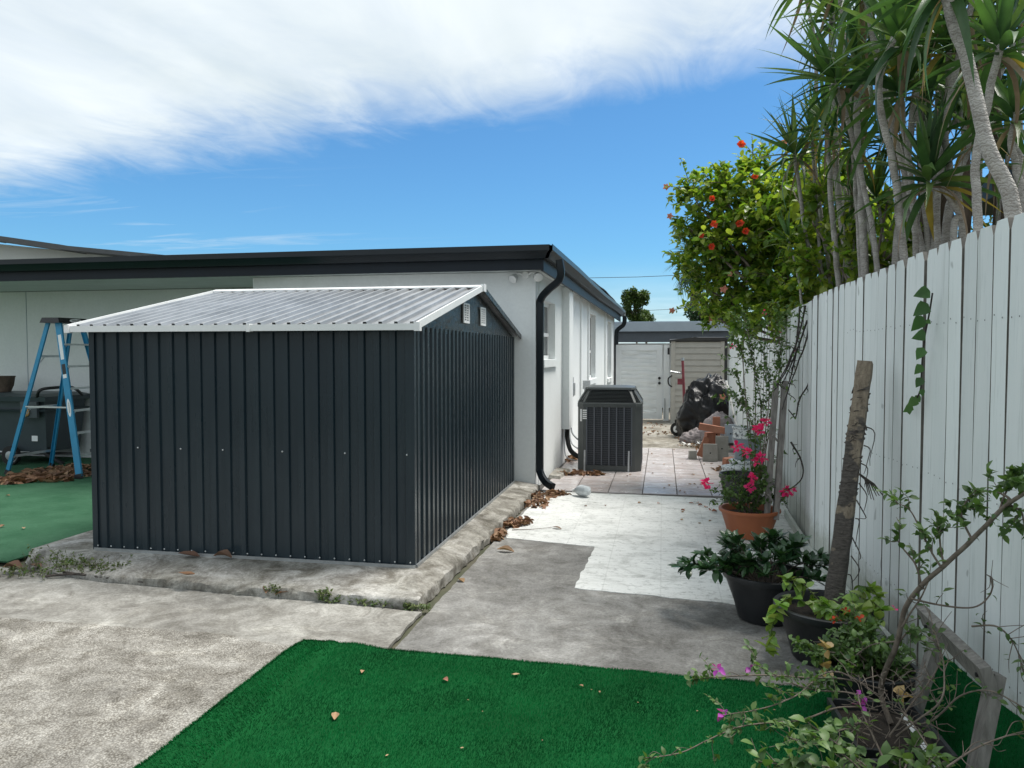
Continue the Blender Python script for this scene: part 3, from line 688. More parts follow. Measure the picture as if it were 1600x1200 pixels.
# ------------------------------------------------------------------ gate, shed, carport at the back
gate = thing('yard_gate', 'white wooden gate of wavy woven slats at the end of the alley', 'gate', (-.5, 19, 0))
g0, g1 = -1.13, .0; gy = 19.0
obj('gate_frame', MB().box(g0, g0+.12, gy, gy+.06, .05, 1.83).box(g1-.14, g1, gy, gy+.06, .05, 1.83).box(g0, g1, gy-.004, gy+.056, 1.72, 1.86).box(g0, g1, gy-.004, gy+.056, .04, .19), M['gate'], gate)
for r_ in range(15):
    mb = MB(); zz = .20+r_*.1015; ph = r_ % 2
    def sp(u, v, zz=zz, ph=ph):
        x = g0+.125+u*(g1-g0-.27); b = math.sin(u*PI*2+ph*PI); return (x, gy+.03-.028*b-.008*math.sin(v*PI), zz+v*.098+.006*math.sin(u*PI*4))
    mb.grid(sp, 16, 3); obj('slat', mb, M['gate'], gate, 'all')
for zz in (.92, 1.04): obj('knob', MB().tube([(g1-.07,gy,zz),(g1-.07,gy-.03,zz),(g1-.07,gy-.045,zz),(g1-.07,gy-.07,zz)], [.03,.018,.035,.028], 14), M['blackp'], gate, True)
gp_ = thing('gate_post', 'white post between the wavy white gate and the beige storage cabinet', 'post', (.1, 19, 0))
obj('post', MB().box(.03, .16, 18.98, 19.1, 0, 1.86), M['gate'], gp_); obj('drop_bolt', MB().tube([(.06,18.96,.05),(.06,18.96,.55)], .012, 8), M['zinc'], gp_)
obj('hinge', MB().box(.12, .17, 18.955, 18.979, 1.62, 1.78), M['blackp'], gp_)
back = thing('back_wall', 'low white wall under the flat roof behind the gate', 'wall', (0, 23, 0)); obj('wall', MB().box(-3.5, 4.5, 23.5, 23.7, 0, 1.95), M['gate'], back)
cp = thing('carport', 'flat pale grey fascia roof with slate beam beyond the gate', 'carport', (0, 22, 0))
obj('fascia', MB().box(-4, 4.4, 21.9, 21.95, 2.27, 2.52), M['carport_lt'], cp)
obj('roof', MB().box(-4, 4.4, 21.951, 29, 2.50, 2.55), M['carport_lt'], cp)
obj('beam', MB().box(-4, 4.4, 22.0, 22.2, 1.98, 2.268).box(-4, 4.4, 22.8, 23.0, 1.98, 2.2), M['carport_dk'], cp)
obj('ceiling', MB().box(-4, 4.4, 22.2, 29, 2.27, 2.30), M['carport_dk'], cp)
for xx in (-3.8, 4.2): obj('post', MB().box(xx, xx+.1, 22.02, 22.12, 0, 1.98), M['carport_dk'], cp)
rs_ = thing('storage_cabinet', 'beige resin storage cabinet with horizontal boards and dark sloping lid', 'storage cabinet', (.8, 18.5, 0))
bx0, bx1, by = .2, 1.42, 18.45
for i in range(13):
    z0 = .08+i*.142; top = 1.93 if i < 12 else 1.93
    mb = MB().hexa([(bx0+.1,by-.012,z0),(bx1-.08,by-.012,z0),(bx1-.08,by+.03,z0),(bx0+.1,by+.03,z0),(bx0+.1,by+.006,z0+.136),(bx1-.08,by+.006,z0+.136),(bx1-.08,by+.03,z0+.136),(bx0+.1,by+.03,z0+.136)])
    obj('board', mb, M['resin'], rs_)
obj('corner_post', MB().box(bx0, bx0+.1, by-.015, by+.06, 0, 1.93), M['resin'], rs_); obj('corner_post', MB().box(bx1-.08, bx1, by-.015, by+.06, 0, 1.93), M['resin'], rs_)
obj('side_wall', MB().box(bx0, bx0+.03, by+.06, by+.9, 0, 1.9).box(bx1-.03, bx1, by+.06, by+.9, 0, 1.9).box(bx0, bx1, by+.9, by+.93, 0, 1.9), M['resin'], rs_)
obj('lid', MB().hexa([(bx0-.03,by-.05,1.93),(bx1+.04,by-.05,1.95),(bx1+.04,by+1,1.9),(bx0-.03,by+1,1.9),(bx0-.03,by-.05,1.965),(bx0+.55,by-.06,2.03),(bx1+.04,by+1,2.05),(bx0-.03,by+1,2.0)]).hexa([(bx0+.5,by-.05,1.94),(bx1+.04,by-.05,1.94),(bx1+.04,by+1,1.9),(bx0+.5,by+1,1.9),(bx0+.5,by-.06,2.02),(bx1+.04,by-.06,2.02),(bx1+.04,by+1,2.05),(bx0+.5,by+1,2.05)]), M['resin_dark'], rs_)
obj('handle', MB().tube(smooth_path([(bx0+.02,by-.02,.86),(bx0-.05,by-.06,.92),(bx0-.06,by-.06,1.05),(bx0+.02,by-.02,1.12)], 4), .018, 8), M['blackp'], rs_, True)
obj('door_edge', MB().box(bx1+.002, bx1+.07, by+.0, by+.05, 0, 1.98), M['resin_dark'], rs_)

# ------------------------------------------------------------------ air conditioner
ac = thing('air_conditioner', 'square dark grey outdoor air conditioning unit with louvred sloping top', 'air conditioner', (-.7, 11.05, 0))
ax0, ax1, ay0, ay1 = -1.16, -.28, 10.6, 11.48
def oct_ring(x0, x1, y0, y1, c, z): return [(x0+c,y0,z),(x1-c,y0,z),(x1,y0+c,z),(x1,y1-c,z),(x1-c,y1,z),(x0+c,y1,z),(x0,y1-c,z),(x0,y0+c,z)]
def loft(rings):
    mb = MB(); n = 8
    for r_ in rings: mb.v += r_
    for k in range(len(rings)-1): mb.f += [(k*n+i, k*n+(i+1) % n, (k+1)*n+(i+1) % n, (k+1)*n+i) for i in range(n)]
    mb.f.append(tuple(range((len(rings)-1)*n, len(rings)*n))); mb.f.append(tuple(range(n))[::-1]); return mb
obj('base_pan', loft([oct_ring(ax0, ax1, ay0, ay1, .08, .012), oct_ring(ax0, ax1, ay0, ay1, .08, .09)]), M['ac'], ac)
obj('coil', loft([oct_ring(ax0+.02, ax1-.02, ay0+.02, ay1-.02, .08, .09), oct_ring(ax0+.02, ax1-.02, ay0+.02, ay1-.02, .08, .90)]), M['ac_fin'], ac)
obj('band', loft([oct_ring(ax0-.006, ax1+.006, ay0-.006, ay1+.006, .08, .90), oct_ring(ax0-.006, ax1+.006, ay0-.006, ay1+.006, .08, .95), oct_ring(ax0+.0, ax1-.0, ay0+.0, ay1-.0, .08, .965)]), M['ac'], ac)
for (cx, cy, sx, sy) in ((ax0, ay0, 1, 1), (ax1, ay0, -1, 1), (ax1, ay1, -1, -1), (ax0, ay1, 1, -1)):
    P = [(cx+sx*.13,cy),(cx+sx*.08,cy),(cx,cy+sy*.08),(cx,cy+sy*.13),(cx+sx*.03,cy+sy*.13),(cx+sx*.13,cy+sy*.03)]
    mb = MB(); mb.v = [(x, y, .09) for x, y in P]+[(x, y, .90) for x, y in P]; mb.f = [(i, (i+1) % 6, (i+1) % 6+6, i+6) for i in range(6)]
    obj('corner_panel', mb, M['ac'], ac)
for i in range(7):
    xx = ax0+.13+(ax1-ax0-.26)*i/6; obj('guard_rib', MB().box(xx-.009, xx+.009, ay0-.004, ay0+.012, .09, .90), M['ac_rib'], ac)
    yy = ay0+.13+(ay1-ay0-.26)*i/6; obj('guard_rib', MB().box(ax1-.012, ax1+.002, yy-.006, yy+.006, .09, .90), M['ac_rib'], ac)
gl = MB()
for k in range(26):
    z = .11+k*.0305; gl.box(ax0+.13, ax1-.13, ay0+.010, ay0+.014, z, z+.003)
obj('guard_wires', gl, M['ac_rib'], ac)
top0 = oct_ring(ax0+.01, ax1-.01, ay0+.01, ay1-.01, .08, .965); top1 = oct_ring(ax0+.12, ax1-.12, ay0+.12, ay1-.12, .05, 1.15)
obj('inner_shroud', loft([oct_ring(ax0+.04, ax1-.04, ay0+.04, ay1-.04, .08, .965), oct_ring(ax0+.17, ax1-.17, ay0+.17, ay1-.17, .05, 1.15)]), M['ac_fin'], ac)
obj('top_cover', loft([oct_ring(ax0+.09, ax1-.09, ay0+.09, ay1-.09, .05, 1.145), oct_ring(ax0+.10, ax1-.10, ay0+.10, ay1-.10, .05, 1.172), oct_ring(ax0+.2, ax1-.2, ay0+.2, ay1-.2, .05, 1.185)]), M['ac'], ac)
for i in range(8): obj('top_rib', MB().bar(top0[i], top1[i], .035, .02), M['ac'], ac)
for k in range(10):
    t = (k+.5)/10.; r0 = [Vector(a).lerp(Vector(b), t) for a, b in zip(top0, top1)]; mb = MB()
    for i in range(8):
        a, b = r0[i], r0[(i+1) % 8]; mb.bar(a, b, .022, .006, up=(0, 0, 1))
    obj('louvre', mb, M['ac'], ac)
for xx in (ax0+.10, ax1-.17): obj('strap', MB().bar((xx,ay0-.012,.0),(xx+.004,ay0-.008,.30),.022,.006, up=(0, 1, 0)), M['zinc'], ac)
obj('rating_sticker', MB().box(ax0+.035, ax0+.10, ay0+.02, ay0+.022, .70, .87), M['white'], ac).rotation_euler = (0, 0, 0)
st = MB()
for r_ in range(5): st.box(ax0+.100-.082, ax0+.145-.07, ay0-.0085, ay0-.0075, .735+r_*.028, .752+r_*.028)
st.v = [(x+.055, y, z) for x, y, z in st.v]; obj('sticker', st, M['white'], ac)
lw = thing('conduit_box', 'small grey electrical disconnect box with conduit on the white side wall', 'electrical box', (wx(11.7)+.05, 11.7, 1.0))
bx = wx(11.75)
obj('box', MB().box(bx+.002, bx+.09, 11.66, 11.80, .98, 1.28), M['zinc'], lw); obj('cover', MB().box(bx+.0905, bx+.115, 11.665, 11.795, 1.0, 1.19), M['zinc'], lw)
obj('conduit', MB().tube(smooth_path([(bx+.05,11.72,.98),(bx+.06,11.70,.7),(bx+.10,11.5,.45),(bx+.25,11.4,.32),(ax0+.05,11.3,.30)], 5), .014, 8), M['zinc'], lw, True)
obj('conduit', MB().tube(smooth_path([(bx+.03,11.76,.98),(bx+.03,11.75,.6),(bx+.07,11.6,.3),(bx+.2,11.5,.2),(ax0+.05,11.35,.2)], 5), .011, 8), M['zinc'], lw, True)
ls = thing('refrigerant_line', 'black insulated pipe leaving the wall chase towards the air conditioner', 'pipe', (wx(11.3)+.05, 11.3, .2))
obj('pipe', MB().tube(smooth_path([(wx(11.3)+.06,11.33,.56),(wx(11.3)+.06,11.30,.40),(wx(11.3)+.12,11.2,.22),(wx(11.3)+.24,11.1,.14),(ax0+.03,11.05,.14)], 5), .035, 10), M['rubber'], ls, True)
obj('thin_pipe', MB().tube(smooth_path([(wx(11.3)+.03,11.25,.56),(wx(11.3)+.03,11.2,.30),(wx(11.3)+.08,11.1,.12),(ax0+.0,10.95,.09)], 5), .008, 8), M['alu'], ls, True)
vm = thing('wall_meter', 'small grey cap box just above the air conditioner on the side wall', 'utility box', (wx(13.4), 13.4, 1.0))
obj('box', MB().box(wx(13.45)+.031, wx(13.45)+.15, 13.36, 13.52, 1.02, 1.17), M['zinc'], vm); obj('pipe', MB().tube([(wx(13.45)+.07,13.44,1.02),(wx(13.45)+.07,13.44,0)], .02, 8), M['zinc'], vm)
brs = thing('stepping_stone', 'small pale concrete block on the tiles at the foot of the side wall', 'stone', (-1.3, 10.4, 0))
obj('stone', MB().hexa([(-1.46,9.85,.008),(-1.30,9.80,.008),(-1.24,10.5,.008),(-1.45,10.55,.008),(-1.45,9.87,.05),(-1.31,9.83,.045),(-1.26,10.48,.05),(-1.44,10.5,.055)]), M['slab'], brs)

# ------------------------------------------------------------------ ladder and bin
lad = thing('step_ladder', 'tall blue fibreglass stepladder with black cap standing left of the metal shed', 'ladder', (-8.0, 9.0, .012))
T = {'fn': (-7.90,8.80,2.06), 'ff': (-7.88,9.20,2.06), 'rn': (-8.06,8.80,2.06), 'rf': (-8.04,9.20,2.06)}
Bt = {'fn': (-7.46,8.60,.012), 'ff': (-7.46,9.42,.012), 'rn': (-8.68,8.72,.012), 'rf': (-8.60,9.40,.012)}
for k, lb in (('fn','near front rail with stickers'), ('ff', None), ('rn', None), ('rf', None)):
    w = .092 if k == 'fn' else (.07 if k == 'ff' else .055)
    a, b = Vector(Bt[k]), Vector(T[k]); s = 1 if k[1] == 'n' else -1
    rl = MB().bar(a+Vector((0,0,.03)), b, w, .006, up=(0, 1, 0)); 
    dx = w/2-.003
    for q in (-dx, dx): rl.bar(a+Vector((q, s*.012, .03)), b+Vector((q, s*.012, 0)), .006, .024, up=(0, 1, 0))
    r_ = obj('rail', rl, M['blue'], lad, label=lb); obj('foot', MB().bar(a, a.lerp(b, .03), w+.012, .035, up=(0, 1, 0)), M['blackp'], r_)
    if k == 'fn':
        d = (b-a).normalized()
        def dec(t0, t1, wd, m, nm, off=-.0045):
            p = a.lerp(b, t0)+Vector((0, off, 0)); q = a.lerp(b, t1)+Vector((0, off, 0)); obj(nm, MB().bar(p, q, wd, .001, up=(0, 1, 0)), m, r_)
        dec(.76, .92, .05, M['white'], 'sticker'); dec(.665, .73, .055, M['blackp'], 'sticker'); dec(.64, .664, .055, M['white'], 'sticker')
def oval(name, c, ux, uy, nrm, rx, ry, parent, txt):
    mb = MB(); c = Vector(c); ux = Vector(ux).normalized(); uy = Vector(uy).normalized(); nrm = Vector(nrm)
    mb.v = [tuple(c+ux*rx*math.cos(t)+uy*ry*math.sin(t)) for t in [2*PI*k/24 for k in range(24)]]; mb.f = [tuple(range(24))]
    p = obj(name, mb, M['white'], parent)
    cu = bpy.data.curves.new('lettering', 'FONT'); cu.body = txt; cu.size = ry*1.25; cu.align_x = 'CENTER'; cu.align_y = 'CENTER'; cu.extrude = .0004
    cu.materials.append(M['blackp']); tmp = bpy.data.objects.new('tmp', cu); COL.objects.link(tmp); dg = bpy.context.evaluated_depsgraph_get(); dg.update()
    ms = bpy.data.meshes.new_from_object(tmp.evaluated_get(dg)); bpy.data.objects.remove(tmp); ms.name = 'lettering'
    to = bpy.data.objects.new('lettering', ms); COL.objects.link(to); to.parent = p
    m3 = Matrix((ux, uy, nrm.normalized())).transposed(); to.rotation_euler = m3.to_euler(); to.location = c+nrm*.0015-org(p)
obj('top_cap', MB().hexa([(-8.13,8.74,2.055),(-7.83,8.74,2.055),(-7.81,9.26,2.055),(-8.11,9.26,2.055),(-8.11,8.76,2.125),(-7.86,8.76,2.125),(-7.84,9.24,2.125),(-8.09,9.24,2.125)]), M['blackp'], lad)
oval('cap_badge', (-7.815, 9.02, 2.088), (0, 1, 0), (0, 0, 1), (1, 0, 0), .11, .026, lad, 'WERNER')
_a, _b = Vector(Bt['fn']), Vector(T['fn']); _d = (_b-_a).normalized()
oval('rail_badge', _a.lerp(_b, .45)+Vector((0, -.006, 0)), -_d, Vector((0,-1,0)).cross(-_d), (0, -1, 0), .12, .028, lad, 'WERNER')
for i in range(1, 7):
    t = i/7.; a = Vector(Bt['fn']).lerp(Vector(T['fn']), t); b = Vector(Bt['ff']).lerp(Vector(T['ff']), t)
    stp = obj('step', MB().box(min(a.x,b.x)-.04, max(a.x,b.x)+.04, a.y+.006, b.y-.006, a.z-.012, a.z+.012), M['alu'], lad)
    obj('brace', MB().tube([(a.x, a.y+.02, a.z-.10), (a.x, a.y+.10, a.z-.012)], .006, 6), M['alu'], stp)
for t in (.12, .44, .78):
    a = Vector(Bt['rn']).lerp(Vector(T['rn']), t); b = Vector(Bt['rf']).lerp(Vector(T['rf']), t)
    obj('rear_brace', MB().box(a.x-.02, a.x+.02, a.y+.006, b.y-.006, a.z-.015, a.z+.015), M['alu'], lad)
    obj('spreader', MB().tube([(a.x, a.y+.03, a.z-.08), (a.x, a.y+.10, a.z-.01)], .006, 6), M['alu'], lad)
obj('spreader_bar', MB().bar(Vector(Bt['rn']).lerp(Vector(T['rn']), .45), Vector(Bt['fn']).lerp(Vector(T['fn']), .45)+Vector((0,.02,0)), .02, .006, up=(0, 1, 0)), M['alu'], lad)
bn = thing('wheeled_bin', 'slate grey wheeled bin with rolled rim behind the blue ladder', 'bin', (-9.2, 9.8, .012)); bn_kids = True
def frus(x0, x1, y0, y1, z0, X0, X1, Y0, Y1, z1): return [(x0,y0,z0),(x1,y0,z0),(x1,y1,z0),(x0,y1,z0),(X0,Y0,z1),(X1,Y0,z1),(X1,Y1,z1),(X0,Y1,z1)]
obj('body', MB().hexa(frus(-9.9, -8.64, 9.6, 10.25, .20, -10.0, -8.56, 9.50, 10.3, .95)), M['bin'], bn)
obj('rim', MB().hexa(frus(-10.05, -8.50, 9.44, 10.34, .95, -10.07, -8.48, 9.42, 10.35, 1.02)).hexa(frus(-10.0, -8.53, 9.47, 10.32, .80, -10.02, -8.51, 9.45, 10.33, .83)), M['bin'], bn)
obj('lid', MB().hexa(frus(-10.06, -8.50, 9.43, 10.34, 1.0215, -9.95, -8.62, 9.55, 10.25, 1.06)), M['bin'], bn)
obj('handle', MB().tube(smooth_path([(-8.62,9.43,1.02),(-8.55,9.41,1.12),(-8.45,9.55,1.15),(-8.40,9.85,1.14),(-8.45,10.1,1.02)], 5), .022, 8), M['blackp'], bn, True)
obj('catch', MB().box(-8.90, -8.62, 9.415, 9.46, .72, .95).box(-9.75, -9.55, 9.415, 9.46, .74, .95), M['bin'], bn)
obj('latch', MB().sphere((-8.80, 9.40, .80), .07, 12, 8, (1, .4, 1)), M['tan'], bn, True)
obj('sticker', MB().box(-8.86, -8.76, 9.568, 9.5702, .36, .50), M['white'], bn)
for xx in (-9.15, -9.95):
    wh = obj('wheel', MB().tube([(xx,9.46,.152),(xx,9.465,.152),(xx,9.53,.152),(xx,9.535,.152)], [.11,.14,.14,.11], 24), M['rubber'], bn, True)
    obj('rim_disc', MB().tube([(xx,9.458,.152),(xx,9.456,.152)], [.065,.055], 18), M['zinc'], wh, True)
obj('axle_frame', MB().tube([(-9.95,9.55,.15),(-8.4,9.9,.15)], .02, 8).bar((-8.75,9.6,.22),(-8.45,9.7,.02),.06,.04).bar((-8.6,9.65,.25),(-9.05,9.62,.15),.05,.04), M['blackp'], bn)
bn.location.x -= .22
st2 = thing('cart_stand', 'black angled metal stand on the turf between ladder and shed', 'stand', (-7.9, 10.0, .012))
obj('strut', MB().bar((-7.75,9.6,.22),(-8.0,9.55,.02),.05,.04).bar((-7.72,9.6,.22),(-7.45,9.6,.02),.05,.04), M['blackp'], st2); obj('top_bar', MB().box(-8.1,-7.3,9.56,9.64,.22,.27), M['bin'], st2)
bk = thing('wicker_basket', 'brown wicker basket standing on the grey bin by the wall', 'basket', (-9.95, 9.9, 1.06))
obj('basket', MB().lathe([(.13,.0),(.17,.1),(.19,.22),(.2,.24),(.17,.23),(.12,.03),(.001,.03)], (-9.92,9.9,1.062), 20), M['brown_bark'], bk, True)

# ------------------------------------------------------------------ leaf meshes
def leafmesh(name, L, W, m, n=4, fold=.25, droop=.3, wave=0., base=.15, tip=1.):
    """leaf along +Y, root at the origin, folded along its midrib"""
    mb = MB()
    for i in range(n+1):
        t = i/n; w = W/2*(math.sin(PI*min(1, (t*(1-base)+base))**tip))*(1 if i < n else .04)
        if i == 0: w = W/2*.12
        z = -droop*L*t*t+.0; y = L*t*(1-.25*droop*t); zz = wave*math.sin(t*9)*W
        mb.v += [(-w, y, z+fold*w+zz), (0, y, z), (w, y, z+fold*w-zz)]
    for i in range(n):
        a = i*3; mb.f += [(a, a+1, a+4, a+3), (a+1, a+2, a+5, a+4)]
    return me(name, mb, m, 'all')
def lrot(d, roll=0.):
    """rotation bringing +Y onto direction d, leaf face towards the sky, with roll"""
    d = Vector(d).normalized(); x = d.cross(Vector((0, 0, 1)))
    if x.length < 1e-3: x = Vector((1, 0, 0))
    x.normalize(); z = x.cross(d); m = Matrix((x, d, z)).transposed()
    return (m@Matrix.Rotation(roll, 3, 'Y'))
def add_leaf_to(mb, mesh, loc, rot, s):
    o = len(mb.v); loc = Vector(loc)
    mb.v += [tuple(loc+rot@(v.co*s)) for v in mesh.vertices]; mb.f += [tuple(i+o for i in p.vertices) for p in mesh.polygons]
def foliage(parent, leaves, name='leaf', limit=300, mat_=None):
    """leaves = (mesh, loc, rot, scale); those nearest the viewer are parts, the rest one mass"""
    cp_ = Vector((0, 0, 1.65)); leaves.sort(key=lambda q: (Vector(q[1])-cp_).length-q[3]*.3)
    for m_, l_, r_, s_ in leaves[:limit]: inst(name, m_, parent, l_, r_.to_euler(), s_)
    rest = leaves[limit:]
    if rest:
        mb = MB()
        for m_, l_, r_, s_ in rest: add_leaf_to(mb, m_, l_, r_, s_)
        o = obj('foliage', mb, mat_ or rest[0][0].materials[0], parent, 'all', kind='stuff')
def randdir(up=0.):
    while True:
        v = Vector((rnd(-1,1), rnd(-1,1), rnd(-1,1)))
        if .1 < v.length < 1: v.normalize(); v.z += up; return v.normalized()

# ------------------------------------------------------------------ dracaenas behind the fence
dl = [leafmesh('leaf', .5, .048, M['dleaf'], 7, .35, dr, base=.30, tip=.8) for dr in (.0, .12, .3, .5, .75)]
dl_y = leafmesh('leaf', .5, .042, M['dleaf_y'], 7, .35, .4, base=.3, tip=.8)
dl_d = leafmesh('leaf', .45, .03, M['dleaf_d'], 7, .6, .9, base=.3, tip=.8)
#        head px,py,dist  leaf len  tilt(x,z)   trunk waypoints (px,py,dist)          trunk r   leaves
DR = [
 ((1452,268,5.1), .58, (-.05,0,1), [(1490,365,5.1),(1502,340,5.1),(1475,300,5.1)], .030, 38, 'dark green spiky rosette on a short bent stem just above the fence top'),
 ((1240,232,7.4), .50, (-.3,0,1), [(1295,455,7.6),(1262,380,7.6),(1250,300,7.5)], .028, 30, 'leftmost spiky plant with upright rosette against the blue sky above the hibiscus'),
 ((1290,190,6.9), .48, (-.2,0,1), [(1310,440,7.0),(1300,330,7.0),(1296,250,7)], .035, 30, 'spiky plant with grey trunk rising just behind the hibiscus crown'),
 ((1342,95,6.2), .60, (-.15,.0,1), [(1352,430,6.3),(1345,300,6.3),(1338,180,6.2)], .04, 32, 'tall spiky plant whose rosette hangs out left over the driveway near the photo top'),
 ((1400,50,5.0), .62, (-.4,-.2,1), [(1412,400,5.2),(1396,260,5.2),(1372,140,5.1)], .036, 32, 'spiky plant on a slender ringed trunk with long arching leaves reaching left'),
 ((1462,-40,3.7), .56, (-.6,-.2,.6), [(1583,330,3.55),(1548,240,3.55),(1515,110,3.6),(1485,20,3.65)], .040, 34, 'spiky plant with the thickest curving pale ringed trunk beside the fence top'),
 ((1565,60,4.4), .60, (.1,0,1), [(1528,345,4.5),(1525,250,4.5),(1545,150,4.4)], .035, 30, 'spiky plant with slim straight trunk left of the dark eave'),
 ((1385,215,6.6), .45, (.05,0,1), [(1425,398,6.5),(1418,330,6.6),(1398,270,6.6)], .035, 26, 'low spiky plant tucked between two grey trunks left of centre rosette'),
 ((1525,195,5.7), .52, (.2,0,1), [(1478,370,5.6),(1490,300,5.6),(1510,240,5.7)], .042, 28, 'spiky plant leaning right behind the thick curved trunk'),
 ((1300,20,7.2), .60, (-.25,0,1), [(1326,430,7.2),(1308,280,7.2),(1300,120,7.2)], .045, 30, 'tall spiky plant at the left end of the clump reaching the photo top'),
 ((1432,120,6.3), .52, (.1,0,1), [(1400,410,6.2),(1412,300,6.3),(1425,190,6.3)], .04, 28, 'spiky plant rising behind the middle rosette on a grey trunk'),
 ((1500,100,6.5), .55, (.0,0,1), [(1458,385,6.2),(1462,280,6.4),(1485,170,6.5)], .045, 28, 'spiky plant with two-tone leaves behind the thick curved trunk'),
 ((1338,300,6.9), .36, (-.1,0,1), [(1370,425,6.8),(1362,370,6.8),(1350,330,6.9)], .03, 22, 'small young spiky plant low down right of the hibiscus leaves'),
 ((1590,170,4.7), .52, (.3,0,1), [(1600,330,4.7),(1588,260,4.7),(1580,210,4.7)], .03, 26, 'spiky plant at the right edge of the photo in front of the dark eave'),
 ((1350,-30,5.6), .62, (-.1,0,1), [(1440,390,5.9),(1395,200,5.8),(1365,60,5.7)], .035, 28, 'spiky plant whose trunk slants up left across the clump'),
 ((1250,-40,7.6), .55, (-.3,0,1), [(1298,440,7.8),(1272,250,7.8),(1275,80,7.7)], .03, 26, 'narrow trunked spiky plant nearest the open sky at the top'),
 ((1530,-40,4.9), .62, (.1,0,1), [(1505,360,5.2),(1478,220,5.1),(1500,80,5.0)], .032, 28, 'spiky plant crossing behind the curved trunk with foliage at the top edge'),
 ((1300,120,6.0), .62, (-.5,-.1,.8), [(1370,415,6.2),(1352,300,6.2),(1325,190,6.1)], .03, 30, 'spiky plant leaning left with long leaves against the clouds'),
 ((1405,130,5.4), .62, (-.2,0,1), [(1432,395,5.6),(1425,290,5.6),(1412,200,5.5)], .03, 34, 'spiky plant in the upper middle with a dense dark rosette'),
 ((1480,60,5.2), .66, (.1,0,1), [(1465,380,5.4),(1470,260,5.4),(1482,140,5.3)], .03, 34, 'spiky plant right behind the top of the curved trunk'),
 ((1370,300,6.9), .42, (.1,0,1), [(1385,420,6.9),(1380,370,6.9)], .022, 24, 'short spiky plant just above the broad leaved shrub'),
 ((1330,215,6.5), .50, (-.3,0,1), [(1345,430,6.6),(1340,340,6.6),(1335,270,6.6)], .026, 30, 'spiky plant with leaves reaching over the hibiscus top'),
 ((1268,205,7.5), .50, (-.1,0,1), [(1285,455,7.6),(1278,350,7.6)], .024, 28, 'spiky plant second from the left edge of the clump'),
 ((1540,110,6.8), .60, (.1,0,1), [(1530,350,6.8),(1534,220,6.8)], .03, 30, 'spiky plant far back between the curved trunk and the dark eave'),
 ((1575,235,6.0), .45, (.2,0,1), [(1560,340,6.0),(1566,290,6.0)], .024, 24, 'low spiky plant in front of the dark eave'),
 ((1310,-60,6.6), .66, (-.2,0,1), [(1355,425,6.7),(1338,220,6.7),(1318,60,6.7)], .03, 28, 'tall spiky plant with its head cut by the photo top left of centre'),
 ((1420,-50,6.0), .66, (-.1,0,1), [(1450,390,6.2),(1436,200,6.1),(1425,60,6.1)], .03, 28, 'tall spiky plant with its head cut by the photo top at the centre'),
 ((1205,455,7.6), .0, None, None, 0, 0, ''),
 ((1232,370,7.8), .30, (-.1,0,1), [(1252,470,7.6),(1246,430,7.7),(1240,400,7.7)], .018, 20, 'small spiky shoot on a thin pale stem amid the hibiscus leaves'),
 ((1440,20,6.8), .58, (.0,0,1), [(1437,390,6.8),(1450,250,6.8),(1442,120,6.8)], .045, 28, 'spiky plant furthest back in the middle of the clump'),
 ((1600,20,5.4), .60, (.0,0,1), [(1596,330,5.4),(1590,180,5.4),(1597,90,5.4)], .045, 26, 'brown trunked spiky plant standing at the very right edge'),
]
for hd, LL, tilt, wp, tr, nl, lab in DR:
    if not nl: continue
    head = at(*hd); pts = [at(*p) for p in wp]; base = Vector((max(pts[0].x+.12, 1.45), pts[0].y+.05, 0))
    pl = thing('dracaena', lab, 'spiky plant', base, 'spiky dracaenas behind the fence')
    path = smooth_path([base, base.lerp(pts[0], .6)+Vector((.03, 0, 0))]+pts+[head], 5, .012)
    obj('trunk', MB().tube(path, [tr*(1.05 if tr > .038 and hd[2] < 4 else .85), tr*.60], 9), M['dtrunk'], pl, 'all')
    tv = Vector(tilt).normalized(); q0 = Vector((0, 0, 1)).rotation_difference(tv).to_matrix()
    for i in range(int(nl*1.30)):
        t = (i+.5)/(nl*1.30); el = R(84)-t**1.15*R(108)+rnd(-.12, .12); az = i*2.399+rnd(-.3, .3)
        d = q0@Vector((math.cos(el)*math.cos(az), math.cos(el)*math.sin(az), math.sin(el)))
        k = min(4, max(0, int(t*4+rnd(-.5, 1)))); ms = dl[k]
        if t > .82 and random.random() < .25: ms = dl_y
        if t > .88 and random.random() < .35: ms = dl_d
        inst('leaf', ms, pl, head-tv*(t*.12)+d*.01, lrot(d, rnd(-.5, .5)).to_euler(), (LL/.5)*rnd(.8, 1.2))
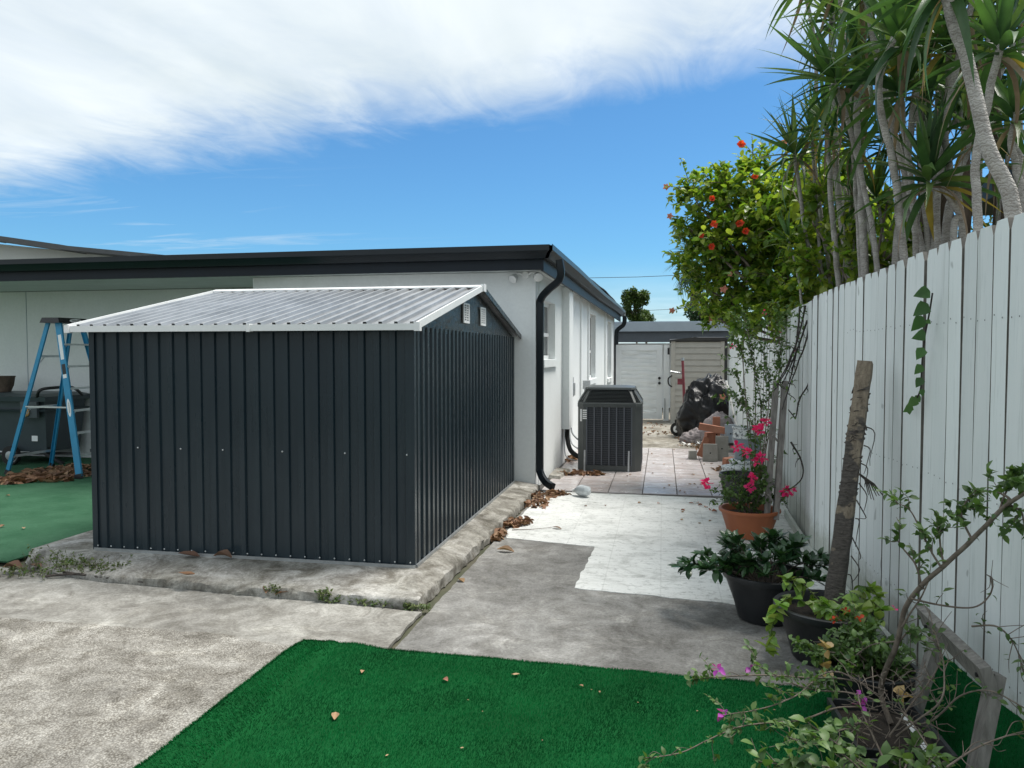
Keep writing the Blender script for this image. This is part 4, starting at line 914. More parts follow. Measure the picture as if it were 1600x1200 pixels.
# old thick brown trunks in the clump
for i, (p, q, d, r_, lab) in enumerate((((1447,400),(1442,300),6.4,.07,'thick rough brown trunk left of two in the middle of the clump'), ((1475,380),(1470,270),6.9,.09,'thick rough brown trunk right of centre behind grey stems'), ((1330,440),(1340,260),7.6,.11,'broad dark trunk wrapped in hanging roots behind the hibiscus'), ((1560,330),(1556,170),6.3,.06,'brown trunk in front of the dark neighbouring eave'), ((1508,360),(1512,250),6.0,.05,'dark slanting trunk beside the thick curved one'))):
    a = at(*p, d); b = at(*q, d); tk = thing('tree_trunk', lab, 'tree trunk', (a.x, a.y, 0), 'bare trunks behind the fence')
    top = at(q[0]+rnd(-20, 20), q[1]-170, d+.3)
    obj('trunk', MB().tube(smooth_path([(a.x, a.y, 0), a, b, top], 6, .03), [r_*1.1, r_*.35], 10), M['brown_bark'], tk, 'all')
    for k in range(5):
        s = b.lerp(top, rnd(.0, .8)); e = s+Vector((rnd(-.5,.5), rnd(-.3,.3), rnd(.3,.7)))
        obj('branch', MB().tube(smooth_path([s, s.lerp(e, .5)+Vector((rnd(-.06,.06), 0, .05)), e], 4, .01), [.022, .008], 6), M['dtrunk'], tk, 'all')
        hl = []
        for j in range(26):
            dd = randdir(.3); hl.append((dl[random.randint(1, 3)], e+dd*.02, lrot(dd, rnd(-.4,.4)), rnd(.6, .95)))
        mb = MB()
        for m_, l_, r2, s_ in hl: add_leaf_to(mb, m_, l_, r2, s_)
        obj('leaf_tuft', mb, M['dleaf'], tk, 'all')
# hanging roots
for k in range(10):
    p = at(1318+k*4.5+rnd(-3,3), 290, 7.2+rnd(-.2,.2)); q = at(1322+k*3+rnd(-5,5), 440, 7.2)
    if k == 0: rt = thing('hanging_roots', 'bundle of thin pale hanging roots round the broad dark trunk', 'roots', (p.x, p.y, 1.6))
    obj('root', MB().tube(smooth_path([p, p.lerp(q, .5)+Vector((rnd(-.05,.05),0,0)), q], 4, .02), .008, 6), M['dtrunk'], rt, 'all')

# ------------------------------------------------------------------ hibiscus
hib = thing('hibiscus_bush', 'big leafy hibiscus with red flowers spilling over the far fence', 'bush', (1.9, 9.3, 0))
hc = Vector((1.30, 9.6, 3.0))
blobs = [((1200,340,9.5), .80), ((1130,330,9.6), .55), ((1100,400,9.6), .45), ((1260,330,8.8), .70), ((1150,440,9.6), .62), ((1230,430,8.9), .65), ((1310,330,8.4), .55), ((1180,280,9.4), .50), ((1300,410,8.3), .5),
         ((1085,310,9.5), .30), ((1120,290,9.6), .30), ((1170,490,9.2), .34), ((1110,455,9.7), .32), ((1360,380,7.9), .38), ((1150,395,9.4), .6), ((1230,480,8.6), .22), ((1270,270,9.2), .4), ((1075,355,9.5), .25), ((1095,420,9.7), .35), ((1120,370,9.6), .5), ((1200,450,9.3), .5), ((1240,370,8.9), .6), ((1180,350,9.4), .6), ((1130,480,9.7), .3), ((1215,465,8.9), .4), ((1300,270,8.6), .4), ((1115,497,9.3), .20), ((1160,505,8.9), .24), ((1205,500,8.5), .24), ((1240,470,8.2), .22), ((1340,330,7.9), .35), ((1330,420,7.9), .3), ((1275,440,8.1), .3), ((1280,420,7.4), .30), ((1310,365,7.2), .28), ((1262,385,7.7), .32), ((1295,310,7.5), .25), ((1345,415,6.8), .16), ((1415,372,6.3), .12)]
bs = [(at(*p), r_) for p, r_ in blobs]
root = Vector((1.9, 9.3, 0)); fork = Vector((1.75, 9.4, 1.7))
obj('trunk', MB().tube(smooth_path([root, root.lerp(fork, .5)+Vector((.05,0,0)), fork], 5, .02), [.07, .045], 9), M['brown_bark'], hib, 'all')
hlf = [leafmesh('leaf', .10, .064, M['hleaf'], 3, .3, dr, base=.10) for dr in (.05, .25, .45)]
HL = []
for (c, r_) in bs:
    obj('branch', MB().tube(smooth_path([fork, fork.lerp(c, .5)+Vector((rnd(-.1,.1),rnd(-.1,.1),rnd(-.05,.12))), c], 5, .03), [.03, .008], 6), M['twig'], hib, 'all')
    nt_ = int(64*r_*r_/.4)+5
    for k in range(nt_):
        d = randdir(.15); e = c+d*r_*rnd(.45, 1.22); s = c+(e-c)*rnd(.25, .5)
        if k % 3 == 0: obj('twig', MB().tube([s, (s+e)/2+Vector((0,0,-.02)), e], [.005, .002], 4, False), M['twig'], hib)
        axis = (e-s).normalized(); nlv = random.randint(8, 14)
        for j in range(nlv):
            p = s.lerp(e, .25+.8*j/nlv)+randdir()*.025; dd = (axis*.7+randdir(.25)).normalized()
            HL.append((random.choice(hlf), p, lrot(dd, rnd(-.7,.7)), rnd(.65, 1.25)))
for _ in range(34):
    c, r_ = random.choice(bs[:9]+bs[9:]); d = randdir(.35); d.y *= .4; d.x -= .3; d.normalize(); s = c+d*r_*.7; e = c+d*(r_*rnd(1.15, 1.6)+.08)
    obj('twig', MB().tube([s, (s+e)/2+Vector((0,0,.02)), e], [.005, .002], 4, False), M['twig'], hib)
    for j in range(15): dd = (d*.6+randdir(.2)).normalized(); HL.append((random.choice(hlf), s.lerp(e, j/14)+randdir()*.01, lrot(dd, rnd(-.7,.7)), rnd(.45, .85)))
# shoots sticking out into the sky
for (p0, p1) in (((1180,300,9.4),(1175,212,9.3)), ((1190,260,9.4),(1150,212,9.4)), ((1110,310,9.6),(1040,290,9.4)), ((1095,350,9.6),(1048,338,9.4)), ((1120,470,9.7),(1050,486,9.5)), ((1140,290,9.5),(1112,255,9.4)), ((1225,285,9.2),(1222,225,9.1)), ((1150,500,9.5),(1110,512,9.4)), ((1290,450,8.0),(1255,490,7.9)), ((1205,500,9.0),(1160,530,9))):
    s, e = at(*p0), at(*p1); obj('twig', MB().tube(smooth_path([s, (s+e)/2+Vector((0,0,.03)), e], 4), [.006, .003], 5), M['twig'], hib, 'all'); ax = (e-s).normalized()
    for j in range(22):
        t = j/21.; dd = (ax*.6+randdir(.2)).normalized(); HL.append((random.choice(hlf), s.lerp(e, t), lrot(dd, rnd(-.6,.6)), rnd(.5, .9)*(1-.3*t)))
# large pale leaves at the bottom right of the bush
foliage(hib, HL)
pet = leafmesh('petal', .05, .045, M['red'], 3, .2, -.2, .08, base=.12)
petc = leafmesh('petal', .03, .022, M['coral'], 3, .3, .5, .05, base=.12)
def flower(parent, c, pm, stam, n=5, s=1., nm='flower', spread=.6, face=None):
    face = Vector(face or (0-c.x, 0-c.y, .4)).normalized(); q = Vector((0, 0, 1)).rotation_difference(face).to_matrix(); mb = MB()
    for k in range(n):
        a = 2*PI*k/n+rnd(-.2,.2); d = q@Vector((math.cos(a)*spread, math.sin(a)*spread, .45)); add_leaf_to(mb, pm, c, (q@Matrix.Rotation(a-PI/2, 3, 'Z')@Matrix.Rotation(rnd(.3,.7), 3, 'X')), s)
    f = obj(nm, mb, pm.materials[0], parent, 'all')
    if stam: obj('stamen', MB().tube([c, c+face*.05*s], .003*s, 5), M['tan'], f)
    return f
for (x, y, d, s) in ((1158,226,9.25,1.5), (1180,276,9.0,1.3), (1113,311,9.1,1.2), (1116,351,9.05,1.35), (1156,350,8.9,1.45), (1165,362,8.85,1.35), (1112,386,9.05,1.35), (1096,368,9.15,1.0)):
    flower(hib, at(x, y, d), pet, True, 6, s*.85)
for (x, y, d, s) in ((1131,452,9.0,1.8), (1112,498,9.3,1.6), (1141,428,9.0,1.2), (1041,292,9.4,1.6), (1047,338,9.4,1.6), (1050,485,9.5,1.5), (1226,222,9.1,1.6), (1150,512,9.1,1.2)):
    flower(hib, at(x, y, d), petc, False, 5, s, 'faded_flower')
# broad leaved shrub above the fence
shr = thing('broadleaf_shrub', 'shrub with big drooping light green leaves over the fence top beside grey trunks', 'shrub', (1.75, 6.9, 0))
blf = [leafmesh('leaf', .17, .11, M['hleaf'], 4, .25, dr, base=.10) for dr in (.3, .6)]; SL = []
for (c, r_, k) in ((at(1372,400,6.9), .20, 45), (at(1350,340,7.3), .22, 30), (at(1400,330,7.0), .12, 10), (at(1320,375,7.5), .22, 25), (at(1240,300,8.2), .3, 20), (at(1390,295,6.9), .14, 12)):
    obj('stem', MB().tube(smooth_path([(1.75,6.9,0), (1.72,6.95,1.8), c], 5, .02), [.02,.008], 6), M['twig'], shr, 'all')
    for j in range(k):
        d = randdir(-.2); SL.append((random.choice(blf), c+randdir()*r_*rnd(.3,1), lrot((d.x, d.y, d.z-.5), rnd(-.8,.8)), rnd(.6, 1.1)))
foliage(shr, SL)
for (x, y, d, r_) in ((1262,268,8.3,.9), (1360,333,7.0,1.2), (1275,265,8.2,.8)):
    dd = randdir(-.4); ym = leafmesh('yellow_leaf', .16, .1, M['dleaf_y'], 4, .3, .5, base=.1); inst('yellow_leaf', ym, shr, at(x, y, d), lrot(dd, .6).to_euler(), r_)
# fan palm and dark tree behind
plm = thing('fan_palm', 'drooping fan palm behind the left side of the hibiscus', 'palm', (at(1085,415,33).x, at(1085,415,33).y, 0))
pc = at(1085,415,33); obj('trunk', MB().tube([(pc.x, pc.y, 0), (pc.x, pc.y, 1.8), tuple(pc)], [.2, .17], 9), M['brown_bark'], plm)
pfl = leafmesh('leaf', 1.25, .06, M['jleaf'], 5, .3, .6, base=.3)
for f_ in range(14):
    d = randdir(.25); stem_e = pc+d*.6; mb = MB()
    for k in range(-7, 8):
        q = Matrix.Rotation(k*.17, 3, 'Z'); add_leaf_to(mb, pfl, stem_e, lrot(d)@q, .85*rnd(.8, 1.1))
    obj('frond', mb, M['jleaf'], plm, 'all')
def far_tree(name, lab, c, rx, rz, n, base_z=0, ls=.2, mt='tleaf', lean=.3):
    t = thing(name, lab, 'tree', (c.x, c.y, 0)); obj('trunk', MB().tube(smooth_path([(c.x, c.y, 0), (c.x+.1, c.y, c.z*.5), c], 4, .05), [rx*.09, rx*.04], 8), M['brown_bark'], t, 'all')
    lm = leafmesh('leaf', ls, ls*.6, M[mt], 2, .2, .2, base=.15); mb = MB()
    cl = [c+Vector((rnd(-1,1)*rx*.7, rnd(-1,1)*rx*.7, rnd(-1,1)*rz*.75)) for _ in range(26)]
    for q in cl:
        if random.random() < .5: obj('limb', MB().tube([(c.x+.05, c.y, c.z*.6), (q+c)/2, q], [rx*.03, rx*.008], 5), M['brown_bark'], t)
        for j in range(n//26):
            d = randdir(); add_leaf_to(mb, lm, q+d*rx*.33*rnd(.2,1)**.5, lrot(randdir(.2), rnd(-1,1)), rnd(.6,1.2))
    obj('crown', mb, M[mt], t, 'all', kind='stuff'); return t
far_tree('distant_tree', 'dark green tree beyond the flat roof between house and hibiscus', at(992,480,40), .75, 1.0, 4200, ls=.17)
far_tree('distant_tree', 'loose lower tree right beside the dark green one beyond the flat roof', at(1008,498,42), .6, .5, 1500, ls=.15)
far_tree('backyard_tree', 'dark leafy tree filling the gap under the hibiscus beside the cabinet lid', at(1105,495,32), .95, .65, 2200, ls=.17, mt='jleaf')
far_tree('backyard_tree', 'dense dark tree mass far behind the spiky plants', Vector((3.6, 13.0, 2.6)), 1.7, 1.1, 7000, ls=.13, mt='tleaf')
far_tree('backyard_tree', 'leafy tree behind the grey trunks above the tall fence', Vector((3.4, 10.0, 2.3)), 1.0, .8, 3000, ls=.12, mt='tleaf')
# neighbour roof at right
nr = thing('neighbor_roof_right', 'dark eave of the house next door behind the spiky plants', 'house', (3.4, 7.6, 0)); nr.name = 'neighboring_house'
obj('eave', MB().hexa([(2.75,5.0,3.05),(8,5.0,3.05),(8,8.6,3.05),(2.95,8.6,3.05),(2.75,5.0,3.25),(8,5.0,4.2),(8,8.6,4.2),(2.95,8.6,3.25)]), M['fascia'], nr)
obj('wall', MB().box(3.3, 8, 5.4, 8.3, 0, 3.05), mat('grey_house_wall', (.12, .13, .14), (.09, .1, .11), 3, .8), nr)
# power lines
for i, (ya, yb, d) in enumerate(((431, 428, 45), (486, 480, 60))):
    a = at(880, ya+4, d); b = at(1110, yb, d); ln = MB().tube([at(600, ya+12, d), a, (a+b)/2+Vector((0,0,-.05)), b, at(1500, yb-10, d)], .016, 5)
    o = obj('power_line', ln, M['rubber']); tag(o, ('upper' if i == 0 else 'lower')+' thin power line crossing the sky beyond the house end', 'power line')

# ------------------------------------------------------------------ back-of-alley clutter
ht = thing('hand_truck', 'red hand truck with black wheel leaning by the beige cabinet', 'hand truck', (.42, 15.5, 0))
obj('frame', MB().tube([(.46,15.62,.10),(.40,15.74,1.50)], .028, 8).tube([(.66,15.62,.10),(.60,15.74,.9)], .02, 8).bar((.44,15.63,.35),(.66,15.63,.35),.04,.02).bar((.42,15.68,.75),(.62,15.68,.75),.04,.02), M['redp'], ht, True)
obj('toe_plate', MB().box(.40,.78,15.35,15.6,.03,.05).box(.40,.46,15.5,15.62,.03,.38), M['redp'], ht)
obj('grip', MB().tube([(.40,15.74,1.50),(.396,15.745,1.56)], .033, 8).tube([(.40,15.73,1.24),(.16,15.70,1.28)], .018, 8), M['zinc'], ht, True)
obj('bracket', MB().box(.30,.42,15.66,15.72,1.02,1.14), M['redp'], ht)
for xx, yy in ((.30, 15.55), (.80, 15.62)):
    tb = MB().tube([(xx-.035,yy,.135),(xx-.03,yy,.135),(xx+.03,yy,.135),(xx+.035,yy,.135)], [.10,.135,.135,.10], 24)
    # wheel turned so that its face looks down the alley
    cx = Vector((xx, yy, .135)); rot = Matrix.Rotation(R(68), 3, 'Z'); tb.v = [tuple(cx+rot@(Vector(p)-cx)) for p in tb.v]
    wh = obj('wheel', tb, M['rubber'], ht, True); rb = MB().tube([cx+rot@Vector((-.037,0,0)), cx+rot@Vector((-.039,0,0))], [.07, .06], 18); obj('rim', rb, M['white'], wh, True)
    obj('hub', MB().tube([cx+rot@Vector((-.040,0,0)), cx+rot@Vector((-.05,0,0))], .02, 10), M['rubber'], wh)
def heap(name, c, rx, ry, rz, amp, fr, m, parent, seed=0, n=70, ridge=True, tilt=0):
    mb = MB()
    def hp(u, v):
        a = u*2*PI; b = v*PI*.62; d = Vector((math.cos(a)*math.sin(b), math.sin(a)*math.sin(b), math.cos(b)))
        w = noise.noise(d*1.4+Vector((seed, 0, 0)))*.35; q = Vector((d.x*.8+d.z*1.1, d.y*.8, d.z*.5-d.x*.9))
        f1 = 1-abs(noise.noise(q*fr+Vector((seed, 3, 0))))*2; f2 = 1-abs(noise.noise(q*fr*2.3+Vector((seed, 9, 2))))*2
        s = 1+w*.5+(f1*.10+f2*.05)*amp
        return (c[0]+d.x*rx*s+tilt*max(0, d.z)*rx, c[1]+d.y*ry*s, max(.01, c[2]+d.z*rz*s))
    mb.grid(hp, n, n//2); return obj(name, mb, m, parent, 'all')
tb_ = thing('tarp_pile', 'heap under a crumpled black plastic sheet beside the fence', 'tarp', (.95, 15.4, 0))
M['blackfilm'] = mat('glossy_black_film', (.006, .006, .007), (.004, .004, .005), 6, .30, .5, 14, bdist=.03, spec=.3)
heap('plastic_sheet', (.90, 15.45, .30), .54, .50, .78, 1.35, 2.2, M['blackfilm'], tb_, 4, 110, tilt=.08)
heap('plastic_fold', (1.12, 15.35, .55), .26, .30, .50, 1.3, 3.0, M['blackfilm'], tb_, 9, 70)
cl_ = thing('cloth_pile', 'crumpled greyish pink cloths at the foot of the black plastic heap', 'cloth', (.95, 14.2, 0))
heap('cloth', (1.02, 14.35, .05), .30, .30, .48, 1.2, 2.6, M['cloth'], cl_, 14, 60); heap('cloth', (.66, 14.5, .0), .30, .25, .22, 1.4, 3.6, M['cloth'], cl_, 22, 50)
wp_ = thing('pole', 'white pole leaning across the black plastic heap', 'pole', (1.05, 12.2, 0)); a, b = at(1135, 597, 12.4), at(1152, 672, 11.9); e = a+(b-a)*2.0; e.z = max(e.z, .01)
obj('shaft', MB().tube([a, b, a+(b-a)*1.9], .018, 10), M['pole'], wp_, True); obj('end_cap', MB().tube([a, a+(a-b)*.02], .02, 10), M['white'], wp_)
# loose blocks
def block(lab, c, sz, rz, m, nm='building_block', tilt=(0, 0)):
    t = thing(nm, lab, 'block', (c[0], c[1], c[2]), 'blocks stacked beside the fence'); t.rotation_euler = (tilt[0], tilt[1], rz)
    x, y, z = sz; mb = MB(); b_ = .006
    mb.hexa([(-x/2,-y/2,0),(x/2,-y/2,0),(x/2,y/2,0),(-x/2,y/2,0),(-x/2+b_,-y/2+b_,z),(x/2-b_,-y/2+b_,z),(x/2-b_,y/2-b_,z),(-x/2+b_,y/2-b_,z)])
    o = bpy.data.objects.new('block', me('block', mb, m)); COL.objects.link(o); o.parent = t
    if z > .15:
        h = bpy.data.objects.new('hole', me('hole', MB().tube([(0,-y/2-.001,z*.5),(0,-y/2-.003,z*.5)], .012, 8), M['rubber'])); COL.objects.link(h); h.parent = t
    return t
block('small greige block at the left end of the rubble beside tiles', (.47, 12.10, .008), (.12, .12, .13), .1, M['block'])
block('flat greige square panel with a hole at the front of the rubble', (.72, 11.85, .008), (.22, .05, .27), .05, M['block'])
block('larger greige panel with a hole behind the square one', (.90, 11.98, .008), (.20, .05, .38), .0, M['block'])
block('pale grey panel touching the bucket tower', (1.03, 12.06, .28), (.18, .05, .28), .1, M['carport_lt'])
block('long terracotta board lying across the top of the rubble', (.76, 12.10, .44), (.42, .10, .10), -.1, M['block_red'], tilt=(0, .15))
block('terracotta piece leaning on the left of the rubble', (.58, 12.10, .05), (.10, .05, .32), .2, M['block_red'], tilt=(0, .35))
block('upright terracotta piece behind the long board', (.84, 12.35, .10), (.12, .06, .55), .1, M['block_red'])
block('dark red broken pieces on the tiles before the pale bucket', (.96, 11.45, .012), (.16, .10, .12), .5, M['block_red'], tilt=(.15, -.1))
block('brown block under the long terracotta board', (.72, 12.2, .0), (.12, .1, .42), .4, M['block_red'])
for lab, c in (('white flat scrap board on the ground left of cloths', (.42, 13.6, .02)), ('pale folded scrap against the cloth pile', (.62, 13.9, .02)), ('grey scrap sheet near the hand truck wheel', (.55, 14.5, .02))):
    t = thing('scrap', lab, 'scrap', c); mb = MB()
    for k in range(16):
        p = Vector(c)+Vector((rnd(-.16,.16), rnd(-.2,.2), rnd(.0,.05))); q = Vector((rnd(-.06,.06), rnd(-.06,.06), rnd(0,.04))); s_ = Vector((rnd(-.04,.04), rnd(-.04,.04), rnd(-.005,.03))); mb.quad(p, p+q, p+q+s_, p+s_)
    obj('pieces', mb, random.choice([M['pole'], M['cloth'], M['block_red']]), t)
# buckets
def bucket(lab, x, y, z, r_, h, lid):
    t = thing('bucket', lab, 'bucket', (x, y, z), 'paint buckets by the fence')
    obj('body', MB().lathe([(.001,0),(r_*.86,0),(r_*.88,.01),(r_*.97,h*.66)], (x,y,z), 32), M['bucket'], t, True)
    obj('rim', MB().lathe([(r_*.97,h*.66),(r_*1.04,h*.67),(r_*1.04,h*.71),(r_*.99,h*.72),(r_*.99,h*.78),(r_*1.05,h*.79),(r_*1.05,h*.83),(r_,h*.84),(r_,h*.94),(r_*1.06,h*.95),(r_*1.06,h)]+([(r_*.95,h*1.02),(.001,h*1.02)] if lid else [(r_*.98,h),(r_*.93,h*.5),(.001,h*.1)]), (x,y,z), 32), M['splash'], t, True)
    obj('handle', MB().tube([(x+math.cos(a)*r_*1.06, y-.02-abs(math.sin(a))*r_*.95, z+h*.7-math.sin(a)*h*.42) for a in [PI*k/12 for k in range(13)]], .003, 5), M['zinc'], t)
bucket('upper paint splashed bucket of the stack by the fence', .985, 9.26, .405, .165, .385, False)
bucket('lower bucket with white splashed rim under the stacked one', .95, 9.24, .010, .168, .39, True)
bucket('small white rimmed bucket left in front of the bucket stack', .83, 9.02, .010, .15, .345, True)

# ------------------------------------------------------------------ pots
def pot(t, c, r_, rb, h, m, flute=0, band=True):
    x, y, z = c; n = 64 if flute else 44; mb = MB()
    prof = [(.001,0),(rb*.97,0),(rb,.008),(rb+(r_*.9-rb)*.35,h*.35),(r_*.905,h*.80),(r_*.93,h*.86),(r_*.93,h*.875),(r_*.985,h*.885),(r_,h*.93),(r_,h*.99),(r_*.985,h),(r_*.90,h*.995),(r_*.885,h*.97),(r_*.86,h*.78),(r_*.84,h*.75)]
    mb.lathe(prof, c, n)
    if flute:
        for i in range(3*n, 5*n):
            k = i % n; s = 1-.018*(k % 4 == 0); p = mb.v[i]; mb.v[i] = (x+(p[0]-x)*s, y+(p[1]-y)*s, p[2])
    else:
        for i in range(len(mb.v)):
            k = i % n; row = i//n
            if 2 <= row <= 5: s = 1+.006*math.sin(k*2*PI/n*6); p = mb.v[i]; mb.v[i] = (x+(p[0]-x)*s, y+(p[1]-y)*s, p[2])
    obj('pot', mb, m, t, True)
    sb = MB().lathe([(.001,h*.80),(r_*.4,h*.79),(r_*.86,h*.775)], c, 24); sb.v = [(a, b, q+.012*nz(a*20, b*20, 1)) for a, b, q in sb.v]
    obj('soil', sb, M['soil'], t, True)
# big black pot with glossy shrub
C1 = Vector((.64, 4.90, .006)); p1 = thing('potted_shrub', 'glossy dark green shrub in a big round black pot on the white painted concrete', 'potted plant', C1)
pot(p1, C1, .262, .165, .29, M['pot'])
jl = [leafmesh('leaf', .085, .040, M['jleaf'], 4, .3, dr, base=.06, tip=1.15) for dr in (.05, .3)]; JL = []
for (ang, ln, el) in [(k*.57, rnd(.16,.30), rnd(.5,1.3)) for k in range(30)]+[(3.3,.42,.28),(3.05,.44,.12),(3.6,.36,.3),(2.7,.34,.3),(.1,.34,.35),(.5,.38,.3),(5.6,.30,.3)]:
    s = C1+Vector((math.cos(ang)*.07, math.sin(ang)*.07, .22)); d = Vector((math.cos(ang)*math.cos(el), math.sin(ang)*math.cos(el), math.sin(el))); e = s+d*ln; mid = (s+e)/2+Vector((0,0,.04))
    pth = smooth_path([s, mid, e], 4); obj('stem', MB().tube(pth, [.005,.0025], 5, False), M['twig'], p1, 'all')
    for j in range(int(ln*70)):
        t = rnd(.35, 1)**.6; q = pth[min(int(t*8), 8)]; dd = (d*.5+randdir(.35)).normalized(); JL.append((random.choice(jl), q+randdir()*.008, lrot(dd, rnd(-.4,.4)), rnd(.6, 1.15)))
    for j in range(6): a_ = j*1.05+rnd(0,.4); dd = (d*.7+Vector((math.cos(a_), math.sin(a_), .2))).normalized(); JL.append((jl[0], e, lrot(dd, rnd(-.2,.2)), rnd(.9,1.25)))
foliage(p1, JL)
# big black pot with pothos
C2 = Vector((.885, 4.32, .006)); p2 = thing('potted_pothos', 'lime green pothos in a wide black pot holding the bark-covered post', 'potted plant', C2)
pot(p2, C2, .278, .18, .285, M['pot'])
pl_ = [leafmesh('leaf', .085, .06, M['pleaf'], 4, .3, dr, base=.10, tip=.9) for dr in (.1, .45)]; PL = []
trail = [[(-.05,-.05,.26),(-.18,-.05,.33),(-.27,-.12,.30),(-.30,-.14,.20),(-.34,-.20,.08)], [(0,-.05,.25),(-.06,-.16,.33),(.0,-.22,.33)], [(.05,0,.25),(.16,-.1,.36),(.24,-.15,.32)], [(0,0,.25),(-.12,.05,.38),(-.22,.0,.40)], [(.05,.05,.25),(.2,.05,.38),(.27,.03,.33)], [(.02,-.1,.25),(.1,-.2,.33),(.2,-.24,.30)]]
for tl in trail:
    pth = smooth_path([C2+Vector(q) for q in tl], 5); obj('vine', MB().tube(pth, .0035, 5, False), M['weed'], p2, 'all')
    for q in pth[2:]:
        for _ in range(3 if tl is not trail[0] else 2): dd = randdir(.1); PL.append((random.choice(pl_), q, lrot(dd, rnd(-.6,.6)), rnd(.55, 1.05)))
foliage(p2, PL)
# bark covered post standing in that pot
post = thing('bark_post', 'square weathered post wrapped in dark vine bark standing in the black pot', 'post', (.92, 4.36, .2))
pa, pb = Vector((.905,4.32,.20)), at(1352,566,4.3)
def post_mesh():
    mb = MB(); d = (pb-pa).normalized(); x = Vector((1,-.35,0)); x = (x-d*x.dot(d)).normalized(); y = d.cross(x); n = 60; K = 16
    for i in range(n+1):
        t = i/n; c = pa.lerp(pb, t); bul = (1-t)**1.2
        for k in range(K):
            a = 2*PI*k/K+PI/4; sq = 1/max(abs(math.cos(a)), abs(math.sin(a))); rr = .038*(sq*(t*.9+.1)+1.22*(1-t*.9-.1)); q = c+(x*math.cos(a)+y*math.sin(a))*rr
            wrap = max(0, nz(k*.55+t*3, t*9, 3)+.25-t*.25); h = (.006*bul+.008*wrap)*(1+nz(t*60, k*2, 1))
            mb.v.append(tuple(q+(q-c).normalized()*h))
    for i in range(n):
        for k in range(K): a = i*K+k; b = i*K+(k+1) % K; mb.f.append((a, b, b+K, a+K))
    mb.f.append(tuple(range(n*K, n*K+K))); return mb
def postmat():
    t = NT('post_wood_and_bark'); w = t.ramp(t.noise(12, 7, .7, (5, 5, .8)), [(.3, (.13, .10, .075)), (.7, (.34, .28, .21))]); b = t.ramp(t.noise(25, 7, .75, (1.2, 1.2, 5)), [(.3, (.022, .019, .018)), (.7, (.15, .13, .115))])
    sep = t.n('ShaderNodeSeparateXYZ'); t.L.new(t.pos(), sep.inputs[0]); f = t.math('ADD', t.math('MULTIPLY', sep.outputs[2], -.42), t.math('MULTIPLY', t.noise(5.5, 4, .6, (1, 1, 1.6)), 1.9))
    f = t.math('MULTIPLY', t.math('SUBTRACT', f, .50), 11, True); q = t.n('ShaderNodeMix', data_type='RGBA'); t.L.new(f, q.inputs[0]); t.L.new(w, q.inputs[6]); t.L.new(b, q.inputs[7]); t.col(q.outputs[2])
    t.set(Roughness=.92); t.bump(t.noise(25, 7, .75, (1.2, 1.2, 4)), 1., .012); return t.m
obj('timber', post_mesh(), postmat(), post, True)
dpp = (pb-pa).normalized()
for k in range(46):
    t0 = rnd(.02, .9) if k < 38 else rnd(.3, .9); c = pa.lerp(pb, t0); pts = []
    turns = rnd(.3, .8); a0 = rnd(0, 2*PI)
    for j in range(10):
        a = a0+turns*2*PI*j/9; rr = .046+.006*rnd(-1,1); pts.append(c+dpp*(j/9*rnd(.02,.05)-.0)+Vector((math.cos(a)*rr, math.sin(a)*rr, rnd(-.01,.01))))
    obj('bark_strand', MB().tube(pts, .0035, 4, False), M['bark'], post)
for k in range(9):
    c = pa.lerp(pb, .18+.07*k)+Vector((.05,-.01,0)); pts = smooth_path([c, c+Vector((rnd(.02,.05), rnd(-.02,.02), rnd(-.1,.02))), c+Vector((rnd(.0,.04), rnd(-.02,.02), rnd(-.22,-.1)))], 4, .01)
    obj('root', MB().tube(pts, [.004,.0015], 4, False), M['bark'], post)
for k in range(7):
    c = pa.lerp(pb, .56)+Vector((.045,0,0)); obj('root', MB().tube([c, c+Vector((.03+.008*k, 0, -.03-.004*k)), c+Vector((.05+.014*k, 0, -.10-rnd(0,.05)))], [.006,.002], 4, False), M['bark'], post)
# terracotta pot with pink bougainvillea
C3 = Vector((.78, 7.1, .008)); p3 = thing('potted_bougainvillea', 'bougainvillea with hot pink flowers in a fluted terracotta pot', 'potted plant', C3)
pot(p3, C3, .27, .19, .25, M['terra'], 1)
bl = [leafmesh('leaf', .045, .026, M['bleaf'], 3, .3, dr, base=.10) for dr in (.1, .4)]
br_p = leafmesh('bract', .035, .030, M['pink'], 3, .35, .1, .05, base=.12); br_v = leafmesh('bract', .035, .026, M['purple'], 3, .35, .1, .05, base=.12); br_t = leafmesh('bract', .035, .030, M['tan'], 3, .35, .1, .08, base=.12)
def cluster(parent, c, pm, r_, n, s=1., nm='flower'):
    mb = MB()
    for k in range(n): d = randdir(.2); add_leaf_to(mb, pm, c+d*r_*rnd(.1,.9), lrot(d, rnd(-1,1)), s*rnd(.8,1.2))
    return obj(nm, mb, pm.materials[0], parent, 'all')
